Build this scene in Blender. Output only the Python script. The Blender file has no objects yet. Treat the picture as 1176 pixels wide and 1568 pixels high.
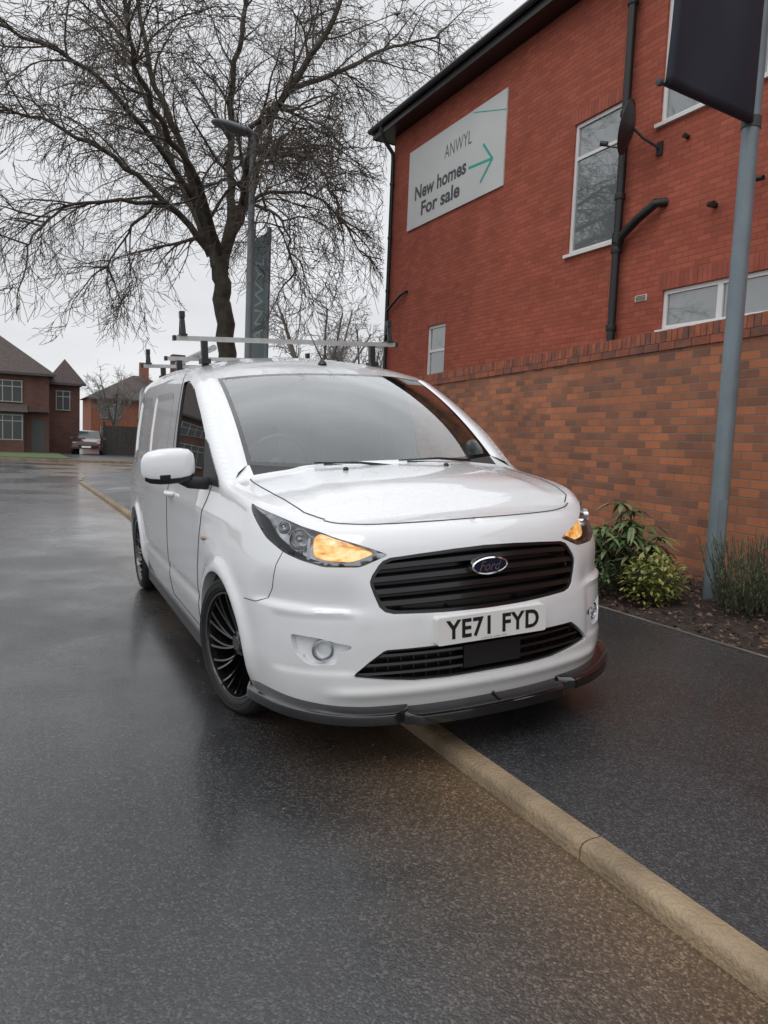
import bpy, bmesh, math, random
import numpy as np
from mathutils import Vector, Matrix, noise as mnoise
from mathutils.geometry import delaunay_2d_cdt
random.seed(7); np.random.seed(7)
C=bpy.context
scene=C.scene
rad=math.radians

# ------------------------------------------------------------ materials
def new_mat(name):
    m=bpy.data.materials.new(name); m.use_nodes=True
    nt=m.node_tree; b=nt.nodes["Principled BSDF"]
    return m,nt,b
def mat(name,col,rough=.5,metal=0.,coat=0.,var=0.,vscale=5.,bump=0.,bscale=60.,emit=None,es=0.,spec=.5,rvar=0.):
    m,nt,b=new_mat(name)
    b.inputs['Base Color'].default_value=(*col,1); b.inputs['Roughness'].default_value=rough
    b.inputs['Metallic'].default_value=metal; b.inputs['Coat Weight'].default_value=coat
    b.inputs['Coat Roughness'].default_value=.04
    b.inputs['Specular IOR Level'].default_value=spec
    if emit: b.inputs['Emission Color'].default_value=(*emit,1); b.inputs['Emission Strength'].default_value=es
    L=nt.links
    if var or bump or rvar:
        tc=nt.nodes.new('ShaderNodeTexCoord')
    if var or rvar:
        n=nt.nodes.new('ShaderNodeTexNoise'); n.inputs['Scale'].default_value=vscale; n.inputs['Detail'].default_value=4
        L.new(tc.outputs['Object'],n.inputs['Vector'])
    if var:
        r=nt.nodes.new('ShaderNodeMapRange'); r.inputs[1].default_value=.3; r.inputs[2].default_value=.7
        r.inputs[3].default_value=1-var; r.inputs[4].default_value=1+var*.6
        L.new(n.outputs['Fac'],r.inputs[0])
        mx=nt.nodes.new('ShaderNodeVectorMath'); mx.operation='SCALE'; mx.inputs[0].default_value=col
        L.new(r.outputs[0],mx.inputs['Scale']); L.new(mx.outputs[0],b.inputs['Base Color'])
    if rvar:
        r2=nt.nodes.new('ShaderNodeMapRange'); r2.inputs[1].default_value=.3; r2.inputs[2].default_value=.7
        r2.inputs[3].default_value=rough-rvar; r2.inputs[4].default_value=rough+rvar
        L.new(n.outputs['Fac'],r2.inputs[0]); L.new(r2.outputs[0],b.inputs['Roughness'])
    if bump:
        n2=nt.nodes.new('ShaderNodeTexNoise'); n2.inputs['Scale'].default_value=bscale; n2.inputs['Detail'].default_value=3
        L.new(tc.outputs['Object'],n2.inputs['Vector'])
        bp=nt.nodes.new('ShaderNodeBump'); bp.inputs['Strength'].default_value=bump; bp.inputs['Distance'].default_value=.02
        L.new(n2.outputs['Fac'],bp.inputs['Height']); L.new(bp.outputs[0],b.inputs['Normal'])
    return m
def brick_mat(name,c1,c2,mortar,var=.25,bias=0.,rough=.85,bump=.5):
    m,nt,b=new_mat(name); L=nt.links; N=nt.nodes.new
    tc=N('ShaderNodeTexCoord'); sp=N('ShaderNodeSeparateXYZ'); L.new(tc.outputs['Object'],sp.inputs[0])
    ad=N('ShaderNodeMath'); L.new(sp.outputs[0],ad.inputs[0]); L.new(sp.outputs[1],ad.inputs[1])
    cb=N('ShaderNodeCombineXYZ'); L.new(ad.outputs[0],cb.inputs[0]); L.new(sp.outputs[2],cb.inputs[1])
    br=N('ShaderNodeTexBrick'); L.new(cb.outputs[0],br.inputs['Vector'])
    br.inputs['Scale'].default_value=1; br.inputs['Brick Width'].default_value=.225; br.inputs['Row Height'].default_value=.075
    br.inputs['Mortar Size'].default_value=.006; br.inputs['Mortar Smooth'].default_value=.3; br.inputs['Bias'].default_value=bias
    br.inputs['Color1'].default_value=(*c1,1); br.inputs['Color2'].default_value=(*c2,1); br.inputs['Mortar'].default_value=(*mortar,1)
    n=N('ShaderNodeTexNoise'); n.inputs['Scale'].default_value=1.1; n.inputs['Detail'].default_value=7; n.inputs['Roughness'].default_value=.65
    L.new(tc.outputs['Object'],n.inputs['Vector'])
    r=N('ShaderNodeMapRange'); r.inputs[1].default_value=.3; r.inputs[2].default_value=.7; r.inputs[3].default_value=1-var; r.inputs[4].default_value=1+var
    L.new(n.outputs['Fac'],r.inputs[0])
    v=N('ShaderNodeVectorMath'); v.operation='SCALE'; L.new(br.outputs['Color'],v.inputs[0]); L.new(r.outputs[0],v.inputs['Scale'])
    L.new(v.outputs[0],b.inputs['Base Color']); b.inputs['Roughness'].default_value=rough
    b.inputs['Specular IOR Level'].default_value=.25
    mm=N('ShaderNodeMath'); mm.operation='MULTIPLY_ADD'; L.new(br.outputs['Fac'],mm.inputs[0]); mm.inputs[1].default_value=-1.
    L.new(n.outputs['Fac'],mm.inputs[2])
    bp=N('ShaderNodeBump'); bp.inputs['Strength'].default_value=bump; bp.inputs['Distance'].default_value=.008
    L.new(mm.outputs[0],bp.inputs['Height']); L.new(bp.outputs[0],b.inputs['Normal'])
    return m
def glass_mat(name,tint=(.7,.75,.74),base=.06,edge=.9,rough=.0):
    m,nt,b=new_mat(name); nt.nodes.remove(b); L=nt.links; N=nt.nodes.new
    o=nt.nodes['Material Output']
    t=N('ShaderNodeBsdfTransparent'); t.inputs[0].default_value=(*tint,1)
    g=N('ShaderNodeBsdfGlossy'); g.inputs['Roughness'].default_value=rough; g.inputs[0].default_value=(.95,.98,.99,1)
    lw=N('ShaderNodeLayerWeight'); lw.inputs[0].default_value=.5
    p=N('ShaderNodeMath'); p.operation='POWER'; L.new(lw.outputs['Facing'],p.inputs[0]); p.inputs[1].default_value=3.2
    f=N('ShaderNodeMath'); f.operation='MULTIPLY_ADD'; L.new(p.outputs[0],f.inputs[0]); f.inputs[1].default_value=edge; f.inputs[2].default_value=base
    f.use_clamp=True
    mx=N('ShaderNodeMixShader'); L.new(f.outputs[0],mx.inputs[0]); L.new(t.outputs[0],mx.inputs[1]); L.new(g.outputs[0],mx.inputs[2])
    L.new(mx.outputs[0],o.inputs[0])
    return m
def paint_mat():
    m,nt,b=new_mat('van_paint'); L=nt.links; N=nt.nodes.new
    b.inputs['Roughness'].default_value=.25; b.inputs['Coat Weight'].default_value=1; b.inputs['Coat Roughness'].default_value=.015; b.inputs['Coat IOR'].default_value=1.65
    tc=N('ShaderNodeTexCoord'); co=tc.outputs['Object']
    sp=N('ShaderNodeSeparateXYZ'); L.new(co,sp.inputs[0])
    n=N('ShaderNodeTexNoise'); n.inputs['Scale'].default_value=7; n.inputs['Detail'].default_value=6; L.new(co,n.inputs['Vector'])
    ma=N('ShaderNodeMath'); ma.operation='MULTIPLY_ADD'; L.new(n.outputs['Fac'],ma.inputs[0]); ma.inputs[1].default_value=.5; L.new(sp.outputs[2],ma.inputs[2])
    mr=N('ShaderNodeMapRange'); mr.inputs[1].default_value=.45; mr.inputs[2].default_value=.85; mr.inputs[3].default_value=.28; mr.inputs[4].default_value=0; L.new(ma.outputs[0],mr.inputs[0])
    mx=N('ShaderNodeMix'); mx.data_type='RGBA'; L.new(mr.outputs[0],mx.inputs[0]); mx.inputs[6].default_value=(.76,.775,.79,1); mx.inputs[7].default_value=(.46,.44,.40,1)
    L.new(mx.outputs[2],b.inputs['Base Color'])
    vo=N('ShaderNodeTexVoronoi'); vo.inputs['Scale'].default_value=85; L.new(co,vo.inputs['Vector'])
    r=N('ShaderNodeMapRange'); r.inputs[1].default_value=.12; r.inputs[2].default_value=.34; r.inputs[3].default_value=1; r.inputs[4].default_value=0; L.new(vo.outputs['Distance'],r.inputs[0])
    g=N('ShaderNodeNewGeometry'); s2=N('ShaderNodeSeparateXYZ'); L.new(g.outputs['Normal'],s2.inputs[0])
    r2=N('ShaderNodeMapRange'); r2.inputs[1].default_value=.55; r2.inputs[2].default_value=.9; L.new(s2.outputs[2],r2.inputs[0])
    mu=N('ShaderNodeMath'); mu.operation='MULTIPLY'; L.new(r.outputs[0],mu.inputs[0]); L.new(r2.outputs[0],mu.inputs[1])
    bp=N('ShaderNodeBump'); bp.inputs['Strength'].default_value=.8; bp.inputs['Distance'].default_value=.002
    L.new(mu.outputs[0],bp.inputs['Height']); L.new(bp.outputs[0],b.inputs['Coat Normal'])
    return m
M={}
M['white']=paint_mat()
M['whitep']=mat('mirror_paint',(.77,.785,.80),.28,coat=1.)
M['gap']=mat('shutline',(.06,.06,.062),.7)
M['black']=mat('satin_black',(.012,.012,.014),.36)
M['slat']=mat('grille_black',(.007,.007,.008),.22,coat=.3)
M['gloss']=mat('gloss_black',(.005,.005,.006),.10,coat=.8)
M['plastic']=mat('black_plastic',(.018,.018,.02),.5)
M['rubber']=mat('tyre_rubber',(.014,.014,.014),.6,var=.3,vscale=20)
M['chrome']=mat('chrome',(.85,.86,.87),.10,metal=1.)
M['chromed']=mat('chrome_dark',(.35,.36,.38),.2,metal=1.)
M['galv']=mat('galvanised',(.46,.47,.46),.42,metal=.6,var=.15,vscale=20)
M['plate']=mat('plate_white',(.76,.76,.74),.3,coat=.3)
M['ink']=mat('plate_ink',(.008,.008,.008),.5)
M['badge']=mat('badge_blue',(.008,.012,.04),.15,coat=1.)
M['interior']=mat('cab_trim',(.07,.075,.075),.7)
M['bulk']=mat('bulkhead_grey',(.20,.22,.215),.8,var=.2,vscale=3)
M['seat']=mat('seat_cloth',(.022,.022,.026),.9)
M['glass']=glass_mat('windscreen_glass',(.80,.86,.84),.08,1.6)
M['sglass']=glass_mat('side_glass',(.62,.66,.66),.06,.9)
M['lens']=glass_mat('lamp_lens',(.95,.96,.97),.05,.7)
M['wheel']=mat('wheel_black',(.008,.008,.009),.14,metal=.1,coat=.9)
M['disc']=mat('brake_disc',(.08,.08,.08),.4,metal=.9)
M['white_pvc']=mat('white_pvc',(.78,.78,.77),.35)
M['far_pvc']=mat('far_frames',(.34,.34,.32),.5)
M['blackpipe']=mat('black_downpipe',(.012,.012,.013),.35)
M['signw']=mat('sign_board',(.66,.67,.66),.5,var=.05,vscale=1)
M['signt']=mat('sign_text_grey',(.08,.09,.10),.6)
M['teal']=mat('sign_teal',(.03,.42,.34),.5)
M['polegrey']=mat('pole_paint',(.17,.215,.24),.38,var=.15,vscale=4,coat=.2)
M['lampgrey']=mat('lamp_paint',(.17,.19,.20),.45,var=.1)
M['navy']=mat('banner_cloth',(.012,.015,.030),.75,var=.15,vscale=3)
M['bark']=mat('bark',(.075,.064,.050),.9,var=.5,vscale=5,bump=.7,bscale=22)
M['twig']=mat('twig_bark',(.085,.07,.056),.9)
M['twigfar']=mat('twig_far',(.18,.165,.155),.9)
M['tile']=mat('roof_tile',(.07,.052,.048),.8,var=.3,vscale=6)
M['grass']=mat('grass',(.07,.11,.03),.9,var=.4,vscale=8)
M['cream']=mat('vent_cream',(.6,.55,.45),.7)
M['leaf1']=mat('leaf_green',(.085,.145,.05),.4,var=.4,vscale=9)
M['leaf2']=mat('leaf_yellow',(.25,.28,.065),.45,var=.4,vscale=12)
M['leaf3']=mat('leaf_rosemary',(.115,.17,.075),.6,var=.4,vscale=9)
M['litter']=mat('leaf_litter',(.13,.07,.048),.8,var=.6,vscale=14)
M['soil']=mat('mulch',(.034,.023,.017),.9,var=.5,vscale=18,bump=1.,bscale=45)
M['bbrick']=brick_mat('house_brick_red',(.43,.118,.075),(.34,.088,.056),(.26,.085,.06),var=.16,bump=.6)
M['wbrick']=brick_mat('wall_brick',(.50,.18,.088),(.225,.11,.075),(.26,.195,.15),var=.2,bump=.9)
M['hbrick']=brick_mat('far_brick',(.14,.065,.052),(.10,.05,.042),(.11,.08,.07),var=.2,bump=.2)
M['carpaint']=mat('car_paint',(.045,.008,.010),.2,coat=1.)
M['cloud']=mat('curtain',(.45,.46,.46),.9)
def amber_mat():
    m,nt,b=new_mat('amber_lamp'); L=nt.links; N=nt.nodes.new
    b.inputs['Base Color'].default_value=(.45,.22,.06,1); b.inputs['Roughness'].default_value=.15; b.inputs['Coat Weight'].default_value=1
    tc=N('ShaderNodeTexCoord')
    mp=N('ShaderNodeMapping'); mp.inputs['Scale'].default_value=(1,1,2.4); L.new(tc.outputs['Object'],mp.inputs[0])
    n=N('ShaderNodeTexNoise'); n.inputs['Scale'].default_value=13; n.inputs['Detail'].default_value=3; n.inputs['Roughness'].default_value=.6; n.inputs['Distortion'].default_value=.6; L.new(mp.outputs[0],n.inputs['Vector'])
    cr=N('ShaderNodeValToRGB'); cr.color_ramp.elements[0].position=.34; cr.color_ramp.elements[0].color=(.35,.12,.02,1); cr.color_ramp.elements[1].position=.62; cr.color_ramp.elements[1].color=(1.,.72,.36,1)
    e=cr.color_ramp.elements.new(.47); e.color=(.95,.40,.07,1)
    L.new(n.outputs['Fac'],cr.inputs[0]); L.new(cr.outputs[0],b.inputs['Emission Color']); b.inputs['Emission Strength'].default_value=1.05
    return m
M['amber']=amber_mat()

def window_glass(name='house_window_glass',c=(.16,.18,.18)):
    m,nt,b=new_mat(name)
    b.inputs['Base Color'].default_value=(*c,1); b.inputs['Roughness'].default_value=.03
    b.inputs['IOR'].default_value=2.3; b.inputs['Coat Weight'].default_value=1
    return m
M['wglass']=window_glass()

def asphalt(name,base,brown=False,rlo=.28,rhi=.6,bst=.45,film=0.):
    m,nt,b=new_mat(name); L=nt.links; N=nt.nodes.new
    tc=N('ShaderNodeTexCoord'); co=tc.outputs['Object']
    vo=N('ShaderNodeTexVoronoi'); vo.inputs['Scale'].default_value=150; L.new(co,vo.inputs['Vector'])
    nl=N('ShaderNodeTexNoise'); nl.inputs['Scale'].default_value=.5; nl.inputs['Detail'].default_value=6; nl.inputs['Roughness'].default_value=.6; L.new(co,nl.inputs['Vector'])
    nm=N('ShaderNodeTexNoise'); nm.inputs['Scale'].default_value=45; nm.inputs['Detail'].default_value=4; nm.inputs['Roughness'].default_value=.7; L.new(co,nm.inputs['Vector'])
    sc=N('ShaderNodeSeparateColor'); L.new(vo.outputs['Color'],sc.inputs[0])
    pw=N('ShaderNodeMath'); pw.operation='POWER'; L.new(sc.outputs[0],pw.inputs[0]); pw.inputs[1].default_value=4
    r=N('ShaderNodeMapRange'); r.inputs[3].default_value=.75; r.inputs[4].default_value=2.3; L.new(pw.outputs[0],r.inputs[0])
    r1=N('ShaderNodeMapRange'); r1.inputs[1].default_value=.35;r1.inputs[2].default_value=.65; r1.inputs[3].default_value=.8; r1.inputs[4].default_value=1.2; L.new(nm.outputs['Fac'],r1.inputs[0])
    r3=N('ShaderNodeMapRange'); r3.inputs[1].default_value=.35;r3.inputs[2].default_value=.65; r3.inputs[3].default_value=.82; r3.inputs[4].default_value=1.18; L.new(nl.outputs['Fac'],r3.inputs[0])
    mu0=N('ShaderNodeMath'); mu0.operation='MULTIPLY'; L.new(r.outputs[0],mu0.inputs[0]); L.new(r1.outputs[0],mu0.inputs[1])
    mu=N('ShaderNodeMath'); mu.operation='MULTIPLY'; L.new(mu0.outputs[0],mu.inputs[0]); L.new(r3.outputs[0],mu.inputs[1])
    v=N('ShaderNodeVectorMath'); v.operation='SCALE'; v.inputs[0].default_value=base; L.new(mu.outputs[0],v.inputs['Scale'])
    col=v.outputs[0]
    if brown:
        dt=N('ShaderNodeVectorMath'); dt.operation='DOT_PRODUCT'; dt.inputs[1].default_value=(.8926,.4509,0); L.new(co,dt.inputs[0])
        ns=N('ShaderNodeMath'); ns.operation='MULTIPLY_ADD'; L.new(nl.outputs['Fac'],ns.inputs[0]); ns.inputs[1].default_value=1.3; L.new(dt.outputs['Value'],ns.inputs[2])
        mr=N('ShaderNodeMapRange'); mr.inputs[1].default_value=1.5; mr.inputs[2].default_value=2.3; mr.inputs[3].default_value=0; mr.inputs[4].default_value=.9
        L.new(ns.outputs[0],mr.inputs[0])
        mx=N('ShaderNodeMix'); mx.data_type='RGBA'; L.new(mr.outputs[0],mx.inputs[0]); L.new(col,mx.inputs[6])
        v2=N('ShaderNodeVectorMath'); v2.operation='SCALE'; v2.inputs[0].default_value=(.112,.074,.044); L.new(mu.outputs[0],v2.inputs['Scale'])
        L.new(v2.outputs[0],mx.inputs[7]); col=mx.outputs[2]
    L.new(col,b.inputs['Base Color'])
    rr=N('ShaderNodeMapRange'); rr.inputs[1].default_value=.38; rr.inputs[2].default_value=.62; rr.inputs[3].default_value=rlo; rr.inputs[4].default_value=rhi
    L.new(nl.outputs['Fac'],rr.inputs[0]); L.new(rr.outputs[0],b.inputs['Roughness'])
    ah=N('ShaderNodeMath'); ah.operation='MULTIPLY_ADD'; L.new(vo.outputs['Distance'],ah.inputs[0]); ah.inputs[1].default_value=-1.; L.new(nm.outputs['Fac'],ah.inputs[2])
    bp=N('ShaderNodeBump'); bp.inputs['Strength'].default_value=bst; bp.inputs['Distance'].default_value=.0032
    L.new(ah.outputs[0],bp.inputs['Height']); L.new(bp.outputs[0],b.inputs['Normal'])
    if film:
        # patchy water film on the surface
        rf=N('ShaderNodeMapRange'); rf.inputs[1].default_value=.40; rf.inputs[2].default_value=.60; rf.inputs[3].default_value=film; rf.inputs[4].default_value=film*.25
        L.new(nl.outputs['Fac'],rf.inputs[0]); L.new(rf.outputs[0],b.inputs['Coat Weight'])
        b.inputs['Coat IOR'].default_value=1.33; b.inputs['Coat Roughness'].default_value=.16
        bp2=N('ShaderNodeBump'); bp2.inputs['Strength'].default_value=.12; bp2.inputs['Distance'].default_value=.003
        L.new(nm.outputs['Fac'],bp2.inputs['Height']); L.new(bp2.outputs[0],b.inputs['Coat Normal'])
    return m
M['road']=asphalt('road_asphalt',(.036,.037,.039),True,.14,.38,.4,.9)
M['pave']=asphalt('pavement_asphalt',(.033,.034,.036),False,.26,.5,.5,.4)
M['kerb']=mat('kerb_concrete',(.27,.20,.125),.6,var=.4,vscale=4.,bump=.5,bscale=70)

# ------------------------------------------------------------ helpers
def link(o,parent=None):
    C.collection.objects.link(o)
    if parent: o.parent=parent
    return o
def mesh_obj(name,V,F,mats,parent=None,smooth=False,mi=None,recalc=False,merge=0):
    me=bpy.data.meshes.new(name)
    me.from_pydata([tuple(map(float,v)) for v in V],[],[tuple(map(int,f)) for f in F])
    if not isinstance(mats,(list,tuple)): mats=[mats]
    for m in mats: me.materials.append(m)
    if mi is not None: me.polygons.foreach_set('material_index',list(map(int,mi)))
    if recalc or merge:
        bm=bmesh.new(); bm.from_mesh(me)
        if merge: bmesh.ops.remove_doubles(bm,verts=bm.verts,dist=merge)
        if recalc: bmesh.ops.recalc_face_normals(bm,faces=bm.faces)
        bm.to_mesh(me); bm.free()
    if smooth: me.polygons.foreach_set('use_smooth',[True]*len(me.polygons))
    me.update()
    return link(bpy.data.objects.new(name,me),parent)
def empty(name,loc=(0,0,0),rot=(0,0,0),parent=None):
    o=bpy.data.objects.new(name,None); o.location=loc; o.rotation_euler=rot; o.empty_display_size=.3
    return link(o,parent)
def bevel(o,w,seg=2):
    m=o.modifiers.new('b','BEVEL'); m.width=w; m.segments=seg; m.limit_method='ANGLE'; m.angle_limit=rad(35); return o
def box(name,lo,hi,m,parent=None,bev=0):
    x0,y0,z0=lo;x1,y1,z1=hi
    V=[(x0,y0,z0),(x1,y0,z0),(x1,y1,z0),(x0,y1,z0),(x0,y0,z1),(x1,y0,z1),(x1,y1,z1),(x0,y1,z1)]
    F=[(0,3,2,1),(4,5,6,7),(0,1,5,4),(1,2,6,5),(2,3,7,6),(3,0,4,7)]
    o=mesh_obj(name,V,F,m,parent)
    if bev: bevel(o,bev)
    return o
class MB:
    def __init__(s): s.V=[];s.F=[];s.M=[]
    def add(s,V,F,m=0):
        k=len(s.V); s.V+=[tuple(v) for v in V]; s.F+=[tuple(i+k for i in f) for f in F]; s.M+=[m]*len(F)
    def box(s,lo,hi,m=0):
        x0,y0,z0=lo;x1,y1,z1=hi
        s.add([(x0,y0,z0),(x1,y0,z0),(x1,y1,z0),(x0,y1,z0),(x0,y0,z1),(x1,y0,z1),(x1,y1,z1),(x0,y1,z1)],[(0,3,2,1),(4,5,6,7),(0,1,5,4),(1,2,6,5),(2,3,7,6),(3,0,4,7)],m)
    def tube(s,P,R,n=8,m=0,cap=True):
        P=[Vector(p) for p in P]
        if not hasattr(R,'__len__'): R=[R]*len(P)
        V=[];F=[];pu=None
        for i,p in enumerate(P):
            d=(P[min(i+1,len(P)-1)]-P[max(i-1,0)])
            if d.length<1e-9: d=Vector((0,0,1))
            d.normalize()
            if pu is None: pu=Vector((0,0,1)).cross(d) if abs(d.z)<.95 else Vector((1,0,0)).cross(d)
            u=(pu-d*pu.dot(d)); u.normalize(); pu=u; w=d.cross(u)
            for k in range(n):
                a=2*math.pi*k/n; V.append(p+(u*math.cos(a)+w*math.sin(a))*R[i])
        for i in range(len(P)-1):
            for k in range(n):
                a=i*n+k;b=i*n+(k+1)%n; F.append((a,b,b+n,a+n))
        if cap: F.append(tuple(range(n-1,-1,-1))); F.append(tuple(range((len(P)-1)*n,len(P)*n)))
        s.add(V,F,m)
    def lathe(s,prof,c,ax,n=32,m=0,close=False):
        ax=Vector(ax).normalized(); u=ax.orthogonal().normalized(); w=ax.cross(u); c=Vector(c)
        V=[];F=[]
        for r,h in prof:
            for k in range(n):
                a=2*math.pi*k/n; V.append(c+ax*h+(u*math.cos(a)+w*math.sin(a))*r)
        q=len(prof)
        for i in range(q-1 if not close else q):
            j=(i+1)%q
            for k in range(n): F.append((i*n+k,i*n+(k+1)%n,j*n+(k+1)%n,j*n+k))
        s.add(V,F,m)
    def obj(s,name,mats,parent=None,smooth=False,recalc=True,merge=0):
        return mesh_obj(name,s.V,s.F,mats,parent,smooth,s.M,recalc,merge)
def autosmooth(o,ang=35):
    me=o.data; bm=bmesh.new(); bm.from_mesh(me)
    for e in bm.edges:
        if len(e.link_faces)==2 and e.calc_face_angle(0)>rad(ang): e.smooth=False
    for f in bm.faces: f.smooth=True
    bm.to_mesh(me); bm.free(); return o
def text_mesh(name,body,m,parent,loc,rot,width=None,height=None,bold=0.,shear=0.,ext=.002,align='CENTER',spacing=1.):
    cu=bpy.data.curves.new(name,'FONT'); cu.body=body; cu.size=1; cu.align_x=align; cu.align_y='CENTER'; cu.offset=bold; cu.shear=shear
    cu.space_character=spacing; cu.resolution_u=4
    o=bpy.data.objects.new(name,cu); C.collection.objects.link(o)
    dg=C.evaluated_depsgraph_get(); dg.update()
    me=bpy.data.meshes.new_from_object(o.evaluated_get(dg)); bpy.data.objects.remove(o)
    xs=np.array([v.co[:] for v in me.vertices]); w=np.ptp(xs[:,0]); h=np.ptp(xs[:,1])
    cx=(xs[:,0].max()+xs[:,0].min())/2; cy=(xs[:,1].max()+xs[:,1].min())/2
    if align=='LEFT': cx=xs[:,0].min()
    sx=(width/w) if width else height/h; sy=(height/h) if height else sx
    for v in me.vertices: v.co=((v.co.x-cx)*sx,(v.co.y-cy)*sy,ext)
    me.materials.clear(); me.materials.append(m)
    ob=bpy.data.objects.new(name,me); ob.location=loc; ob.rotation_euler=rot
    return link(ob,parent)
def inpoly(px,py,poly):
    px=np.asarray(px);py=np.asarray(py); r=np.zeros(px.shape,bool); n=len(poly)
    for i in range(n):
        x0,y0=poly[i];x1,y1=poly[(i+1)%n]
        if y0==y1: continue
        c=((y0>py)!=(y1>py))&(px<(x1-x0)*(py-y0)/(y1-y0)+x0); r^=c
    return r
def densify(poly,d,closed=True):
    out=[];n=len(poly)
    for i in range(n if closed else n-1):
        a=poly[i];b=poly[(i+1)%n]; L=math.hypot(b[0]-a[0],b[1]-a[1]); k=max(1,int(math.ceil(L/d)))
        for j in range(k): out.append((a[0]+(b[0]-a[0])*j/k,a[1]+(b[1]-a[1])*j/k))
    if not closed: out.append(poly[-1])
    return out
def round_poly(poly,r,seg=5):
    out=[];n=len(poly)
    for i in range(n):
        p=Vector(poly[i]);a=Vector(poly[i-1]);b=Vector(poly[(i+1)%n])
        da=(a-p);db=(b-p);ra=min(r,da.length*.45);rb=min(r,db.length*.45)
        s=p+da.normalized()*ra;e=p+db.normalized()*rb
        for k in range(seg+1):
            t=k/seg; q=s*(1-t)**2+p*2*t*(1-t)+e*t*t; out.append((q.x,q.y))
    return out
def cdt(outline,holes,pts):
    vs=[];ed=[]
    def loop(P):
        k=len(vs); vs.extend(Vector((p[0],p[1])) for p in P); n=len(P)
        ed.extend((k+i,k+(i+1)%n) for i in range(n))
    loop(outline)
    for h in holes: loop(h)
    vs.extend(Vector((p[0],p[1])) for p in pts)
    r=delaunay_2d_cdt(vs,ed,[],0,1e-5,False)
    V=np.array([v[:] for v in r[0]]);F=np.array([f for f in r[2] if len(f)==3])
    c=V[F].mean(axis=1)
    k=inpoly(c[:,0],c[:,1],outline)
    for h in holes: k&=~inpoly(c[:,0],c[:,1],h)
    return V,F[k]
def sm(a,b,x):
    t=np.clip((np.asarray(x,float)-a)/(b-a),0,1); return t*t*(3-2*t)

# ------------------------------------------------------------ world, camera, light
w=bpy.data.worlds.new("World"); scene.world=w; w.use_nodes=True
nt=w.node_tree; nt.nodes.clear(); N=nt.nodes.new; L=nt.links
out=N('ShaderNodeOutputWorld'); sky=N('ShaderNodeTexSky'); sky.sky_type='NISHITA'; sky.sun_disc=False
sky.sun_elevation=rad(50); sky.sun_rotation=rad(200)
bg1=N('ShaderNodeBackground'); bg1.inputs[1].default_value=.1; L.new(sky.outputs[0],bg1.inputs[0])
tc=N('ShaderNodeTexCoord'); sp=N('ShaderNodeSeparateXYZ'); L.new(tc.outputs['Generated'],sp.inputs[0])
mr=N('ShaderNodeMapRange'); mr.inputs[1].default_value=.38; mr.inputs[2].default_value=1.; mr.inputs[3].default_value=.83; mr.inputs[4].default_value=1.8
L.new(sp.outputs[2],mr.inputs[0])
mp=N('ShaderNodeMapping'); mp.inputs['Scale'].default_value=(1,1,3.2); L.new(tc.outputs['Generated'],mp.inputs[0])
no=N('ShaderNodeTexNoise'); no.inputs['Scale'].default_value=2.4; no.inputs['Detail'].default_value=7; no.inputs['Roughness'].default_value=.5; L.new(mp.outputs[0],no.inputs['Vector'])
m2=N('ShaderNodeMapRange'); m2.inputs[1].default_value=.3; m2.inputs[2].default_value=.7; m2.inputs[3].default_value=.84; m2.inputs[4].default_value=1.14; L.new(no.outputs['Fac'],m2.inputs[0])
mu=N('ShaderNodeMath'); mu.operation='MULTIPLY'; L.new(mr.outputs[0],mu.inputs[0]); L.new(m2.outputs[0],mu.inputs[1])
sc=N('ShaderNodeVectorMath'); sc.operation='SCALE'; sc.inputs[0].default_value=(.975,.985,1.01); L.new(mu.outputs[0],sc.inputs['Scale'])
bg2=N('ShaderNodeBackground'); L.new(sc.outputs[0],bg2.inputs[0])
mx=N('ShaderNodeMixShader'); mx.inputs[0].default_value=.94; L.new(bg1.outputs[0],mx.inputs[1]); L.new(bg2.outputs[0],mx.inputs[2]); L.new(mx.outputs[0],out.inputs[0])
sl=bpy.data.lights.new('sun','SUN'); sl.energy=.5; sl.angle=rad(30); sl.color=(1,.97,.93)
so=bpy.data.objects.new('sun',sl); so.rotation_euler=(rad(38),0,rad(-20)); link(so)
scene.view_settings.view_transform='Standard'; scene.view_settings.look='None'; scene.view_settings.exposure=0

H=1.309; PITCH=rad(5.35); ROLL=rad(2.41)
cd=bpy.data.cameras.new('camera'); cam=bpy.data.objects.new('camera',cd); link(cam); scene.camera=cam
cd.sensor_fit='VERTICAL'; cd.sensor_height=24; cd.lens=24*1147.5/1568; cd.clip_end=2000; cd.clip_start=.05
fw=Vector((0,math.cos(PITCH),-math.sin(PITCH))); rt=Vector((1,0,0)); up=rt.cross(fw)
up2=up*math.cos(ROLL)-rt*math.sin(ROLL); rt2=rt*math.cos(ROLL)+up*math.sin(ROLL)
cam.matrix_world=Matrix((( rt2.x,up2.x,-fw.x,0),(rt2.y,up2.y,-fw.y,0),(rt2.z,up2.z,-fw.z,H),(0,0,0,1)))

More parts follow.
